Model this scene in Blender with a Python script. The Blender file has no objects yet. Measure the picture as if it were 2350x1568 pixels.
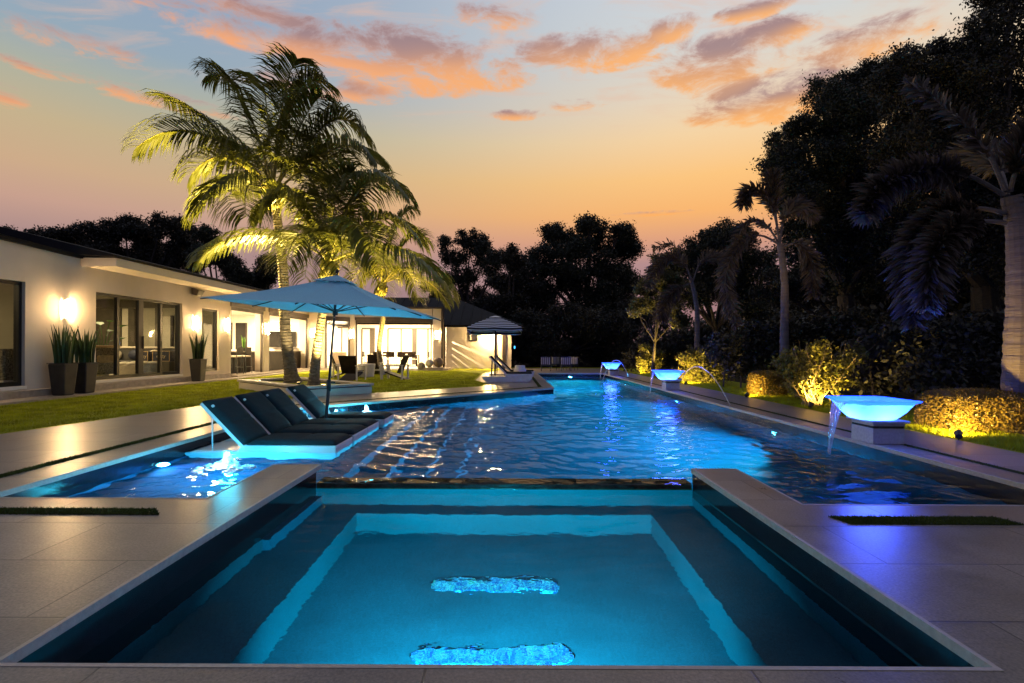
import bpy, math, random
import numpy as np
from mathutils import Vector, Matrix
from mathutils.geometry import tessellate_polygon

rng = np.random.default_rng(7)
random.seed(7)
S = bpy.context.scene
COL = S.collection
PI = math.pi
# ------------------------------------------------------------------ camera model (also used to survey the photo)
ROLL, EYE, FPX = .0045, 1.2, 1175.0
_c, _s = math.cos(ROLL), math.sin(ROLL)
def ray(x, y):
    a, b = x - 1170, y - 801
    return Vector(((a*_c + b*_s)/FPX, 1.0, -(-a*_s + b*_c)/FPX))
def at_z(x, y, z=0.0):
    r = ray(x, y); return Vector((0, 0, EYE)) + r*((z - EYE)/r.z)
def at_y(x, y, Y):
    return Vector((0, 0, EYE)) + ray(x, y)*Y
def at_x(x, y, X):
    r = ray(x, y); return Vector((0, 0, EYE)) + r*(X/r.x)

# ------------------------------------------------------------------ scene graph helpers
OFF = {}
def thing(name, label, cat, loc=(0, 0, 0), group=None, kind=None, rz=0.0):
    o = bpy.data.objects.new(name, None); COL.objects.link(o)
    o.location = loc; o.rotation_euler = (0, 0, rz); o.empty_display_size = .1
    o['label'] = label; o['category'] = cat
    if group: o['group'] = group
    if kind: o['kind'] = kind
    OFF[o.name] = Vector(loc)
    return o
def tag(o, label, cat, group=None, kind=None):
    o['label'] = label; o['category'] = cat
    if group: o['group'] = group
    if kind: o['kind'] = kind
    return o
def struct(o):
    o['kind'] = 'structure'; return o
def copy_tree(o, parent=None):
    c = o.copy(); COL.objects.link(c); c.parent = parent
    if c.name not in OFF: OFF[c.name] = OFF.get(o.name, Vector())
    for ch in [k for k in o.children]:
        copy_tree(ch, c)
    return c
def mesh_object(name, V, F, mats, parent=None, local=False, smooth=False, org=None, mi=None):
    me = bpy.data.meshes.new(name)
    V = np.asarray(V, dtype=np.float64).reshape(-1, 3)
    off = Vector((0, 0, 0))
    if not local:
        if parent is not None: off = OFF.get(parent.name, Vector())
        elif org is not None: off = Vector(org)
    V = V - np.array(off)
    if isinstance(F, np.ndarray):
        k = F.shape[1]; n = F.shape[0]
        me.vertices.add(len(V)); me.vertices.foreach_set('co', V.ravel())
        me.loops.add(n*k); me.loops.foreach_set('vertex_index', F.ravel().astype(np.int32))
        me.polygons.add(n)
        me.polygons.foreach_set('loop_start', np.arange(0, n*k, k, dtype=np.int32))
        me.polygons.foreach_set('loop_total', np.full(n, k, dtype=np.int32))
        me.update(calc_edges=True)
    else:
        me.from_pydata([tuple(v) for v in V], [], F); me.update()
    if not isinstance(mats, (list, tuple)): mats = [mats]
    for m in mats: me.materials.append(m)
    if mi is not None: me.polygons.foreach_set('material_index', np.asarray(mi, dtype=np.int32))
    if smooth: me.polygons.foreach_set('use_smooth', np.ones(len(me.polygons), dtype=bool))
    o = bpy.data.objects.new(name, me); COL.objects.link(o)
    if parent is not None:
        o.parent = parent; OFF[o.name] = OFF.get(parent.name, Vector()) if not local else Vector()
    elif org is not None:
        o.location = org; OFF[o.name] = Vector(org)
    return o

class MB:
    def __init__(s): s.v = []; s.f = []; s.m = []
    def add(s, vs, fs, m=0):
        b = len(s.v); s.v += [tuple(v) for v in vs]; s.f += [tuple(i + b for i in f) for f in fs]; s.m += [m]*len(fs); return s
    def box(s, x0, x1, y0, y1, z0, z1, m=0, M=None):
        vs = [Vector((x, y, z)) for z in (z0, z1) for x, y in ((x0, y0), (x1, y0), (x1, y1), (x0, y1))]
        if M is not None: vs = [M @ v for v in vs]
        return s.add(vs, [(3, 2, 1, 0), (4, 5, 6, 7), (0, 1, 5, 4), (1, 2, 6, 5), (2, 3, 7, 6), (3, 0, 4, 7)], m)
    def frustum(s, c, a0, b0, a1, b1, z0, z1, m=0, M=None):
        vs = [Vector((c[0] + sx*a, c[1] + sy*b, z)) for a, b, z in ((a0, b0, z0), (a1, b1, z1)) for sx, sy in ((-1, -1), (1, -1), (1, 1), (-1, 1))]
        if M is not None: vs = [M @ v for v in vs]
        return s.add(vs, [(3, 2, 1, 0), (4, 5, 6, 7), (0, 1, 5, 4), (1, 2, 6, 5), (2, 3, 7, 6), (3, 0, 4, 7)], m)
    def prism(s, pts, axis, a, b, m=0, M=None):
        """polygon pts (u,v) extruded along axis: 'y' -> (u,y,v), 'z' -> (u,v,z), 'x' -> (x,u,v)"""
        def mk(u, v, w): return Vector({'y': (u, w, v), 'z': (u, v, w), 'x': (w, u, v)}[axis])
        n = len(pts)
        vs = [mk(u, v, a) for u, v in pts] + [mk(u, v, b) for u, v in pts]
        if M is not None: vs = [M @ v for v in vs]
        fs = [tuple(range(n))[::-1], tuple(range(n, 2*n))] + [(i, (i+1) % n, n+(i+1) % n, n+i) for i in range(n)]
        return s.add(vs, fs, m)
    def tube(s, pts, rad, n=8, m=0, cap=True):
        pts = [Vector(p) for p in pts]
        if not isinstance(rad, (list, tuple)): rad = [rad]*len(pts)
        vs = []; up = Vector((0, 0, 1)); prev = None
        for i, p in enumerate(pts):
            t = (pts[min(i+1, len(pts)-1)] - pts[max(i-1, 0)])
            t = t.normalized() if t.length > 1e-9 else Vector((0, 0, 1))
            if prev is None:
                a = Vector((1, 0, 0)) if abs(t.x) < .9 else Vector((0, 1, 0))
            else: a = prev
            u = (a - t*a.dot(t)).normalized(); prev = u; w = t.cross(u)
            for k in range(n):
                q = 2*PI*k/n; vs.append(p + (u*math.cos(q) + w*math.sin(q))*rad[i])
        fs = [(i*n+k, i*n+(k+1) % n, (i+1)*n+(k+1) % n, (i+1)*n+k) for i in range(len(pts)-1) for k in range(n)]
        if cap: fs += [tuple(range(n))[::-1], tuple(range((len(pts)-1)*n, len(pts)*n))]
        return s.add(vs, fs, m)
    def lathe(s, prof, c=(0, 0, 0), n=24, m=0):
        vs = [(c[0] + r*math.cos(2*PI*k/n), c[1] + r*math.sin(2*PI*k/n), c[2] + z) for r, z in prof for k in range(n)]
        fs = [(i*n+k, i*n+(k+1) % n, (i+1)*n+(k+1) % n, (i+1)*n+k) for i in range(len(prof)-1) for k in range(n)]
        fs += [tuple(range(n))[::-1], tuple(range((len(prof)-1)*n, len(prof)*n))]
        return s.add(vs, fs, m)
    def sphere(s, c, r, n=20, k=12, m=0, sq=(1, 1, 1)):
        vs = []; fs = []
        for i in range(k+1):
            a = -PI/2 + PI*i/k
            for j in range(n):
                b = 2*PI*j/n
                vs.append((c[0]+r*sq[0]*math.cos(a)*math.cos(b), c[1]+r*sq[1]*math.cos(a)*math.sin(b), c[2]+r*sq[2]*math.sin(a)))
        fs = [(i*n+j, i*n+(j+1) % n, (i+1)*n+(j+1) % n, (i+1)*n+j) for i in range(k) for j in range(n)]
        return s.add(vs, fs, m)
    def build(s, name, mats, parent=None, local=False, smooth=False, org=None, bevel=0.0, label=None):
        o = mesh_object(name, s.v, s.f, mats, parent, local, smooth, org, s.m)
        if bevel:
            md = o.modifiers.new('edge', 'BEVEL'); md.width = bevel; md.segments = 2; md.limit_method = 'ANGLE'
        if label: o['label'] = label
        return o

def poly_sheet(name, outer, holes, z, mat):
    loops = [[Vector((x, y, 0)) for x, y in outer]] + [[Vector((x, y, 0)) for x, y in h] for h in holes]
    tris = tessellate_polygon(loops)
    V = [(p.x, p.y, z) for l in loops for p in l]
    F = []
    for t in tris:
        a, b, c = [Vector(V[i]) for i in t]
        F.append(tuple(t) if (b-a).cross(c-a).z > 0 else tuple(t)[::-1])
    return mesh_object(name, V, F, mat)

# ------------------------------------------------------------------ materials
def new_mat(name):
    m = bpy.data.materials.new(name); m.use_nodes = True
    nt = m.node_tree; nt.nodes.clear()
    out = nt.nodes.new('ShaderNodeOutputMaterial')
    return m, nt, nt.nodes, nt.links, out
def pos(nt, scale=None):
    g = nt.nodes.new('ShaderNodeNewGeometry')
    return g.outputs['Position']
def noise(nt, vec, scale, detail=4, rough=.55):
    n = nt.nodes.new('ShaderNodeTexNoise'); n.inputs['Scale'].default_value = scale
    n.inputs['Detail'].default_value = detail; n.inputs['Roughness'].default_value = rough
    nt.links.new(vec, n.inputs['Vector']); return n
def ramp(nt, fac, stops):
    r = nt.nodes.new('ShaderNodeValToRGB'); e = r.color_ramp.elements
    while len(e) < len(stops): e.new(.5)
    for k, (p, c) in zip(e, stops): k.position = p; k.color = (*c, 1) if len(c) == 3 else c
    nt.links.new(fac, r.inputs['Fac']); return r
def bump(nt, h, dist, strength=1.0):
    b = nt.nodes.new('ShaderNodeBump'); b.inputs['Distance'].default_value = dist; b.inputs['Strength'].default_value = strength
    nt.links.new(h, b.inputs['Height']); return b
def plain(name, col, rough=.5, var=.25, scale=6, bmp=0.0, bscale=40, metal=0.0, spec=.5, coords='pos'):
    m, nt, N, L, out = new_mat(name)
    p = N.new('ShaderNodeBsdfPrincipled'); L.new(p.outputs[0], out.inputs[0])
    v = pos(nt) if coords == 'pos' else N.new('ShaderNodeTexCoord').outputs['Object']
    n = noise(nt, v, scale)
    lo = tuple(c*(1-var) for c in col); hi = tuple(min(1, c*(1+var)) for c in col)
    r = ramp(nt, n.outputs['Fac'], [(.3, lo), (.7, hi)])
    L.new(r.outputs[0], p.inputs['Base Color'])
    p.inputs['Roughness'].default_value = rough; p.inputs['Metallic'].default_value = metal
    p.inputs['Specular IOR Level'].default_value = spec
    if bmp:
        nb = noise(nt, v, bscale, 3); b = bump(nt, nb.outputs['Fac'], bmp); L.new(b.outputs[0], p.inputs['Normal'])
    return m
def emit(name, col, strength):
    m, nt, N, L, out = new_mat(name)
    e = N.new('ShaderNodeEmission'); e.inputs[0].default_value = (*col, 1); e.inputs[1].default_value = strength
    L.new(e.outputs[0], out.inputs[0]); return m

def leaf_mat(name, col, trans=.35, rough=.45, var=.5, spec=.4):
    m, nt, N, L, out = new_mat(name)
    p = N.new('ShaderNodeBsdfPrincipled'); t = N.new('ShaderNodeBsdfTranslucent'); mx = N.new('ShaderNodeMixShader')
    n = noise(nt, pos(nt), 2.2, 3)
    r = ramp(nt, n.outputs['Fac'], [(.3, tuple(c*(1-var) for c in col)), (.7, tuple(c*(1+var) for c in col))])
    L.new(r.outputs[0], p.inputs['Base Color']); L.new(r.outputs[0], t.inputs[0])
    p.inputs['Roughness'].default_value = rough; p.inputs['Specular IOR Level'].default_value = spec
    mx.inputs[0].default_value = trans
    L.new(p.outputs[0], mx.inputs[1]); L.new(t.outputs[0], mx.inputs[2]); L.new(mx.outputs[0], out.inputs[0])
    return m

def stone_mat(name, col, rough, tile=(1.2, .6), joint=.006, rot=0.0):
    """large-format pavers: thin dark joints, per-slab tone, fine speckle, slight unevenness"""
    m, nt, N, L, out = new_mat(name)
    p = N.new('ShaderNodeBsdfPrincipled'); L.new(p.outputs[0], out.inputs[0])
    P = pos(nt)
    mp = N.new('ShaderNodeMapping'); mp.inputs['Rotation'].default_value = (0, 0, rot); mp.inputs['Location'].default_value = (.31, .17, 0)
    L.new(P, mp.inputs['Vector'])
    b = N.new('ShaderNodeTexBrick'); b.offset = .5
    b.inputs['Color1'].default_value = (*[c*.80 for c in col], 1); b.inputs['Color2'].default_value = (*[c*1.12 for c in col], 1)
    b.inputs['Mortar'].default_value = (*[c*.3 for c in col], 1)
    b.inputs['Scale'].default_value = 1; b.inputs['Mortar Size'].default_value = joint/2; b.inputs['Mortar Smooth'].default_value = .3
    b.inputs['Brick Width'].default_value = tile[0]; b.inputs['Row Height'].default_value = tile[1]; b.inputs['Bias'].default_value = 0
    L.new(mp.outputs[0], b.inputs['Vector'])
    n1 = noise(nt, P, 75, 3, .7); n2 = noise(nt, P, 1.9, 8, .7)
    r1 = ramp(nt, n1.outputs['Fac'], [(.3, (.55, .55, .57)), (.7, (1.25, 1.23, 1.2))])
    r2 = ramp(nt, n2.outputs['Fac'], [(.3, (.62, .61, .60)), (.7, (1.14, 1.14, 1.15))])
    x1 = N.new('ShaderNodeMixRGB'); x1.blend_type = 'MULTIPLY'; x1.inputs[0].default_value = 1
    x2 = N.new('ShaderNodeMixRGB'); x2.blend_type = 'MULTIPLY'; x2.inputs[0].default_value = 1
    L.new(b.outputs['Color'], x1.inputs[1]); L.new(r1.outputs[0], x1.inputs[2]); L.new(x1.outputs[0], x2.inputs[1]); L.new(r2.outputs[0], x2.inputs[2])
    L.new(x2.outputs[0], p.inputs['Base Color'])
    rr = N.new('ShaderNodeMapRange'); rr.inputs[1].default_value = .3; rr.inputs[2].default_value = .7
    rr.inputs[3].default_value = rough*.9; rr.inputs[4].default_value = rough*1.2
    L.new(n2.outputs['Fac'], rr.inputs[0]); L.new(rr.outputs[0], p.inputs['Roughness'])
    n3 = noise(nt, P, 60, 3)
    mul = N.new('ShaderNodeMath'); mul.operation = 'MULTIPLY_ADD'; mul.inputs[1].default_value = -1.2
    L.new(b.outputs['Fac'], mul.inputs[0]); L.new(n3.outputs['Fac'], mul.inputs[2])
    bb = bump(nt, mul.outputs[0], .0009); L.new(bb.outputs[0], p.inputs['Normal'])
    return m

def water_mat(name, tint, scale, dist, power=1.7):
    m, nt, N, L, out = new_mat(name)
    g = N.new('ShaderNodeBsdfRefraction'); g.inputs['IOR'].default_value = 1.2; g.inputs['Roughness'].default_value = 0.0
    g.inputs['Color'].default_value = (*tint, 1)
    gl = N.new('ShaderNodeBsdfGlossy'); gl.inputs['Roughness'].default_value = .015
    fr = N.new('ShaderNodeFresnel'); fr.inputs['IOR'].default_value = 1.33
    pw_ = N.new('ShaderNodeMath'); pw_.operation = 'POWER'; pw_.inputs[1].default_value = power; L.new(fr.outputs[0], pw_.inputs[0])
    x = N.new('ShaderNodeMixShader'); L.new(pw_.outputs[0], x.inputs[0]); L.new(g.outputs[0], x.inputs[1]); L.new(gl.outputs[0], x.inputs[2])
    P = pos(nt)
    mp = N.new('ShaderNodeMapping'); mp.inputs['Scale'].default_value = (1, 1.5, 1); L.new(P, mp.inputs['Vector'])
    n = noise(nt, mp.outputs[0], scale, 2, .5)
    b = bump(nt, n.outputs['Fac'], dist)
    for q in (g, gl, fr): L.new(b.outputs[0], q.inputs['Normal'])
    L.new(x.outputs[0], out.inputs[0]); return m

def fall_mat(name, a=.35):
    m, nt, N, L, out = new_mat(name)
    tr = N.new('ShaderNodeBsdfTransparent'); gl = N.new('ShaderNodeBsdfGlossy'); gl.inputs['Roughness'].default_value = .12
    tl = N.new('ShaderNodeBsdfTranslucent'); tl.inputs[0].default_value = (.85, .9, 1, 1)
    m1 = N.new('ShaderNodeMixShader'); m1.inputs[0].default_value = .5; m2 = N.new('ShaderNodeMixShader')
    L.new(gl.outputs[0], m1.inputs[1]); L.new(tl.outputs[0], m1.inputs[2])
    mp = N.new('ShaderNodeMapping'); mp.inputs['Scale'].default_value = (60, 60, 3); L.new(pos(nt), mp.inputs['Vector'])
    n = noise(nt, mp.outputs[0], 1, 3)
    r = ramp(nt, n.outputs['Fac'], [(.35, (a*.4,)*3), (.65, (min(1, a*1.8),)*3)])
    L.new(r.outputs[0], m2.inputs[0]); L.new(tr.outputs[0], m2.inputs[1]); L.new(m1.outputs[0], m2.inputs[2]); L.new(m2.outputs[0], out.inputs[0])
    return m
def translucent(name, col, k=.6, rough=.4, em=None, es=0):
    m, nt, N, L, out = new_mat(name)
    p = N.new('ShaderNodeBsdfPrincipled'); p.inputs['Base Color'].default_value = (*col, 1); p.inputs['Roughness'].default_value = rough
    if em: p.inputs['Emission Color'].default_value = (*em, 1); p.inputs['Emission Strength'].default_value = es/(1-k)
    t = N.new('ShaderNodeBsdfTranslucent'); t.inputs[0].default_value = (*col, 1); x = N.new('ShaderNodeMixShader'); x.inputs[0].default_value = k
    n = noise(nt, pos(nt), 14, 3); b = bump(nt, n.outputs['Fac'], .004); L.new(b.outputs[0], p.inputs['Normal'])
    L.new(p.outputs[0], x.inputs[1]); L.new(t.outputs[0], x.inputs[2]); L.new(x.outputs[0], out.inputs[0]); return m
def pane_mat(name, tint=(.86, .87, .84)):
    m, nt, N, L, out = new_mat(name)
    tr = N.new('ShaderNodeBsdfTransparent'); tr.inputs[0].default_value = (*tint, 1)
    gl = N.new('ShaderNodeBsdfGlossy'); gl.inputs['Roughness'].default_value = .02
    lw = N.new('ShaderNodeLayerWeight'); lw.inputs[0].default_value = .5; pw_ = N.new('ShaderNodeMath'); pw_.operation = 'POWER'; pw_.inputs[1].default_value = 5.0; L.new(lw.outputs['Facing'], pw_.inputs[0])
    fr = N.new('ShaderNodeMath'); fr.operation = 'MULTIPLY_ADD'; fr.inputs[1].default_value = .9; fr.inputs[2].default_value = .04; L.new(pw_.outputs[0], fr.inputs[0]); x = N.new('ShaderNodeMixShader')
    n = noise(nt, pos(nt), .8, 2); b = bump(nt, n.outputs['Fac'], .01); L.new(b.outputs[0], gl.inputs['Normal'])
    L.new(fr.outputs[0], x.inputs[0]); L.new(tr.outputs[0], x.inputs[1]); L.new(gl.outputs[0], x.inputs[2]); L.new(x.outputs[0], out.inputs[0]); return m
def tile_mat(name, col, rough=.15, size=.05, var=.5):
    """small glass mosaic"""
    m, nt, N, L, out = new_mat(name)
    p = N.new('ShaderNodeBsdfPrincipled'); L.new(p.outputs[0], out.inputs[0])
    vo = N.new('ShaderNodeTexVoronoi'); vo.distance = 'CHEBYCHEV'; vo.inputs['Scale'].default_value = 1/size; vo.inputs['Randomness'].default_value = .05
    L.new(pos(nt), vo.inputs['Vector'])
    sep = N.new('ShaderNodeSeparateColor'); L.new(vo.outputs['Color'], sep.inputs[0])
    r = ramp(nt, sep.outputs[0], [(0, tuple(c*(1-var) for c in col)), (1, tuple(c*(1+var) for c in col))])
    L.new(r.outputs[0], p.inputs['Base Color']); p.inputs['Roughness'].default_value = rough
    return m
def glitter_mat(name):
    m, nt, N, L, out = new_mat(name)
    p = N.new('ShaderNodeBsdfPrincipled'); L.new(p.outputs[0], out.inputs[0])
    n0 = noise(nt, pos(nt), 26, 4)
    vo = N.new('ShaderNodeTexVoronoi'); vo.inputs['Scale'].default_value = 48
    ad = N.new('ShaderNodeMixRGB'); ad.blend_type = 'ADD'; ad.inputs[0].default_value = .16
    L.new(pos(nt), ad.inputs[1]); L.new(n0.outputs['Color'], ad.inputs[2]); L.new(ad.outputs[0], vo.inputs['Vector'])
    sep = N.new('ShaderNodeSeparateColor'); L.new(vo.outputs['Color'], sep.inputs[0])
    r = ramp(nt, sep.outputs[1], [(0, (.01, .03, .2)), (.35, (.02, .14, .4)), (.6, (.08, .40, .55)), (.8, (.5, .75, .8)), (.9, (.08, .4, .2)), (1, (.2, .12, .4))])
    L.new(r.outputs[0], p.inputs['Base Color']); p.inputs['Roughness'].default_value = .35
    return m
def plaster_mat(name, col):
    m, nt, N, L, out = new_mat(name)
    p = N.new('ShaderNodeBsdfPrincipled'); L.new(p.outputs[0], out.inputs[0])
    P = pos(nt); n1 = noise(nt, P, 70, 3); n2 = noise(nt, P, 1.6, 5, .6)
    r = ramp(nt, n1.outputs['Fac'], [(.3, tuple(c*.75 for c in col)), (.7, tuple(min(1, c*1.2) for c in col))])
    r2 = ramp(nt, n2.outputs['Fac'], [(.3, (.78,)*3), (.7, (1.12,)*3)])
    x = N.new('ShaderNodeMixRGB'); x.blend_type = 'MULTIPLY'; x.inputs[0].default_value = 1
    L.new(r.outputs[0], x.inputs[1]); L.new(r2.outputs[0], x.inputs[2]); L.new(x.outputs[0], p.inputs['Base Color']); p.inputs['Roughness'].default_value = .6
    return m
def stucco_mat(name, col):
    m, nt, N, L, out = new_mat(name)
    p = N.new('ShaderNodeBsdfPrincipled'); L.new(p.outputs[0], out.inputs[0]); P = pos(nt)
    n = noise(nt, P, 1.1, 5, .6); r = ramp(nt, n.outputs['Fac'], [(.25, tuple(c*.88 for c in col)), (.75, tuple(c*1.06 for c in col))])
    L.new(r.outputs[0], p.inputs['Base Color']); p.inputs['Roughness'].default_value = .85; p.inputs['Specular IOR Level'].default_value = .2
    n2 = noise(nt, P, 90, 4, .7); b = bump(nt, n2.outputs['Fac'], .006); L.new(b.outputs[0], p.inputs['Normal'])
    return m
def trunk_mat(name, a, b_, scale=9, st=(1.2, 1.2, 3.5)):
    m, nt, N, L, out = new_mat(name)
    p = N.new('ShaderNodeBsdfPrincipled'); L.new(p.outputs[0], out.inputs[0]); P = pos(nt)
    mp = N.new('ShaderNodeMapping'); mp.inputs['Scale'].default_value = st; L.new(P, mp.inputs['Vector'])
    n = noise(nt, mp.outputs[0], scale, 5, .65); r = ramp(nt, n.outputs['Fac'], [(.3, a), (.7, b_)])
    L.new(r.outputs[0], p.inputs['Base Color']); p.inputs['Roughness'].default_value = .85
    n2 = noise(nt, mp.outputs[0], scale*4, 4); bb = bump(nt, n2.outputs['Fac'], .02); L.new(bb.outputs[0], p.inputs['Normal']); return m

M = {}
M['deck'] = stone_mat('limestone_pavers', (.275, .24, .21), .30, (1.22, .61), .010)
M['coping'] = plain('coping_stone_edge', (.40, .36, .32), .5, .15, 30, .002, 120)
M['wtile'] = tile_mat('waterline_tile', (.010, .011, .016), .15, .025, .35)
M['weir'] = plain('wet_brown_stone', (.06, .035, .022), .05, .5, 12, .006, 14)
M['plaster'] = plaster_mat('pebble_plaster', (.012, .085, .15))
M['spa_plaster'] = plaster_mat('spa_plaster', (.012, .075, .115))
M['spa_riser_lit'] = plaster_mat('spa_bench_face_lit', (.014, .085, .125))  # spa plaster lightened where the underwater light falls on the bench faces
M['pool_water'] = water_mat('pool_water', (.72, .95, 1.0), 7, .003, 1.5)
M['spa_water'] = water_mat('spa_water', (.82, .96, 1.0), 12, .003, 2.2)
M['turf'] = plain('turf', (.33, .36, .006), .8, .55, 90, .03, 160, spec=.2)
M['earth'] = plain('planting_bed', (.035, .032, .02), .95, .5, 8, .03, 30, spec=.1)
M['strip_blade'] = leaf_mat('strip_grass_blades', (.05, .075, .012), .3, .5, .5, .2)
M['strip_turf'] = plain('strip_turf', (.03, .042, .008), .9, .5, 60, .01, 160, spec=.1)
M['blade'] = leaf_mat('grass_blades', (.31, .35, .008), .3, .5, .5, .2)
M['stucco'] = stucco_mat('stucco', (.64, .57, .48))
M['stucco_tan'] = stucco_mat('tan_stucco', (.45, .41, .37))  # tan stucco, darker than the main walls
M['white_wall'] = plain('white_wall', (.78, .75, .70), .7, .05, 2)
M['room_wall'] = plain('room_wall', (.42, .39, .30), .7, .12, 1.5)
M['room_dark'] = plain('brown_panel', (.10, .085, .06), .5, .3, 3)
M['black'] = plain('black_metal', (.012, .011, .011), .35, .3, 8)
M['bronze'] = plain('bronze_header', (.035, .025, .020), .45, .3, 8)
M['roof'] = plain('dark_roof_metal', (.013, .012, .012), .75, .3, 1.5, spec=.15)
M['wood'] = plain('dark_wood', (.016, .011, .008), .6, .5, 5, spec=.15)
M['step'] = plain('step_stone', (.30, .26, .22), .55, .2, 8, .003, 60)
M['slatgrey'] = plain('pale_grey_canvas', (.35, .35, .36), .8, .1, 4)
M['white'] = plain('white_resin', (.72, .72, .72), .35, .04, 4)
M['white_paint'] = plain('white_painted_timber', (.66, .64, .60), .5, .1, 8)
M['cushion'] = plain('dark_outdoor_fabric', (.011, .022, .026), .9, .3, 60, .003, 220, spec=.25)
M['ivory'] = plain('ivory_upholstery', (.66, .58, .46), .8, .1, 8, .004, 60)
M['canopy'] = None
M['pole'] = plain('gunmetal_pole', (.05, .06, .065), .35, .2, 8, metal=.6)
M['pot'] = plain('charcoal_pot', (.020, .017, .016), .55, .4, 6, .004, 40)
M['snake'] = leaf_mat('snake_plant_leaf', (.045, .075, .020), .15, .4, .6)
M['palm'] = leaf_mat('coconut_leaf', (.16, .17, .026), .5, .38, .35)
M['rachis'] = plain('palm_stalk', (.28, .24, .05), .5, .2, 5)
M['ptrunk'] = trunk_mat('coconut_trunk', (.07, .055, .04), (.26, .22, .16))
M['foxleaf'] = leaf_mat('foxtail_leaf', (.085, .065, .05), .25, .4, .4)
M['foxtrunk'] = trunk_mat('foxtail_trunk', (.085, .068, .066), (.14, .115, .108), 2, (.5, .5, 7))
M['bark'] = trunk_mat('bark', (.015, .012, .010), (.05, .04, .03))
M['tree_a'] = leaf_mat('dark_broadleaf', (.020, .027, .014), .2, .5, .5)
M['tree_b'] = leaf_mat('dark_oak_leaf', (.024, .024, .014), .2, .5, .5)
M['tree_c'] = leaf_mat('small_tree_leaf', (.085, .085, .03), .3, .5, .4)
M['shrub'] = leaf_mat('shrub_leaf', (.11, .105, .018), .35, .42, .5)
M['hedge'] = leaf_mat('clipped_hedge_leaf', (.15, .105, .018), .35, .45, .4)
M['twig'] = plain('pale_twig', (.20, .15, .07), .7, .3, 9)
M['pane'] = pane_mat('window_glass')
M['bulb'] = emit('sconce_glass', (1.0, .64, .28), 500)
M['downlight'] = emit('downlight_lens', (1, .85, .6), 12)
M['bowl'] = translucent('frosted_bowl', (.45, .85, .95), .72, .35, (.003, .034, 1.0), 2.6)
M['foam'] = translucent('aerated_foam', (.95, .97, 1.0), .6, .5)
M['fall'] = fall_mat('falling_water', .38)
M['jet'] = fall_mat('laminar_jet', .75)
M['glitter'] = glitter_mat('glass_mosaic_insert')
M['lens_c'] = emit('pool_light_lens', (.15, .85, 1.0), 14)
M['lens_y'] = emit('uplight_lens', (1, .70, .25), 20)
M['tv'] = plain('tv_screen', (.008, .008, .009), .08, .2, 3)
M['leather'] = plain('charcoal_sofa', (.06, .055, .05), .7, .2, 6)
M['gold'] = plain('gilded_wood', (.50, .33, .14), .45, .2, 9)
M['pattern'] = plain('patterned_fabric', (.20, .17, .12), .8, .95, 26)
M['navy'] = plain('navy_card', (.025, .03, .06), .6, .15, 4)
M['letter'] = plain('cream_print', (.60, .48, .30), .6, .05, 4)
M['curtain'] = plain('sheer_curtain', (.72, .66, .54), .8, .1, 3)
M['bigleaf'] = leaf_mat('indoor_leaf', (.09, .19, .035), .3, .4, .3)
M['ball_w'] = plain('white_stone_ball', (.55, .50, .44), .7, .25, 7, .006, 40)
M['ball_g'] = plain('grey_stone_ball', (.20, .18, .15), .8, .4, 9, .01, 40)
M['ball_b'] = plain('brown_stone_ball', (.17, .12, .09), .8, .4, 9, .01, 40)
M['art'] = plain('monochrome_print', (.16, .15, .13), .4, .95, 5)
M['blue_lens'] = emit('blue_lantern_glass', (.05, .45, 1.0), 3)
M['amber_lens'] = emit('amber_lantern_glass', (1.0, .55, .12), 5)

def canopy_mat(name, col):
    m, nt, N, L, out = new_mat(name)
    p = N.new('ShaderNodeBsdfPrincipled'); p.inputs['Roughness'].default_value = .9; p.inputs['Specular IOR Level'].default_value = .15
    t = N.new('ShaderNodeBsdfTranslucent'); x = N.new('ShaderNodeMixShader'); x.inputs[0].default_value = .12
    n = noise(nt, pos(nt), 120, 3, .7); r = ramp(nt, n.outputs['Fac'], [(.3, tuple(c*.8 for c in col)), (.7, tuple(c*1.15 for c in col))])
    L.new(r.outputs[0], p.inputs['Base Color']); L.new(r.outputs[0], t.inputs[0])
    L.new(p.outputs[0], x.inputs[1]); L.new(t.outputs[0], x.inputs[2]); L.new(x.outputs[0], out.inputs[0]); return m
M['canopy'] = canopy_mat('umbrella_canvas', (.37, .66, .76))
def stripe_mat(name, c0, width):
    m, nt, N, L, out = new_mat(name)
    p = N.new('ShaderNodeBsdfPrincipled'); L.new(p.outputs[0], out.inputs[0]); p.inputs['Roughness'].default_value = .85
    tc = N.new('ShaderNodeUVMap'); s = N.new('ShaderNodeSeparateXYZ'); L.new(tc.outputs[0], s.inputs[0])
    a = N.new('ShaderNodeMath'); a.operation = 'MULTIPLY'; a.inputs[1].default_value = 1/width; L.new(s.outputs[1], a.inputs[0])
    b = N.new('ShaderNodeMath'); b.operation = 'FRACT'; L.new(a.outputs[0], b.inputs[0])
    r = ramp(nt, b.outputs[0], [(0, (.03, .03, .035)), (.46, (.03, .03, .035)), (.5, c0), (1, c0)]); r.color_ramp.interpolation = 'CONSTANT'
    L.new(r.outputs[0], p.inputs['Base Color']); return m
M['stripe'] = stripe_mat('striped_canvas', (.62, .62, .66), .125)

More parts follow.
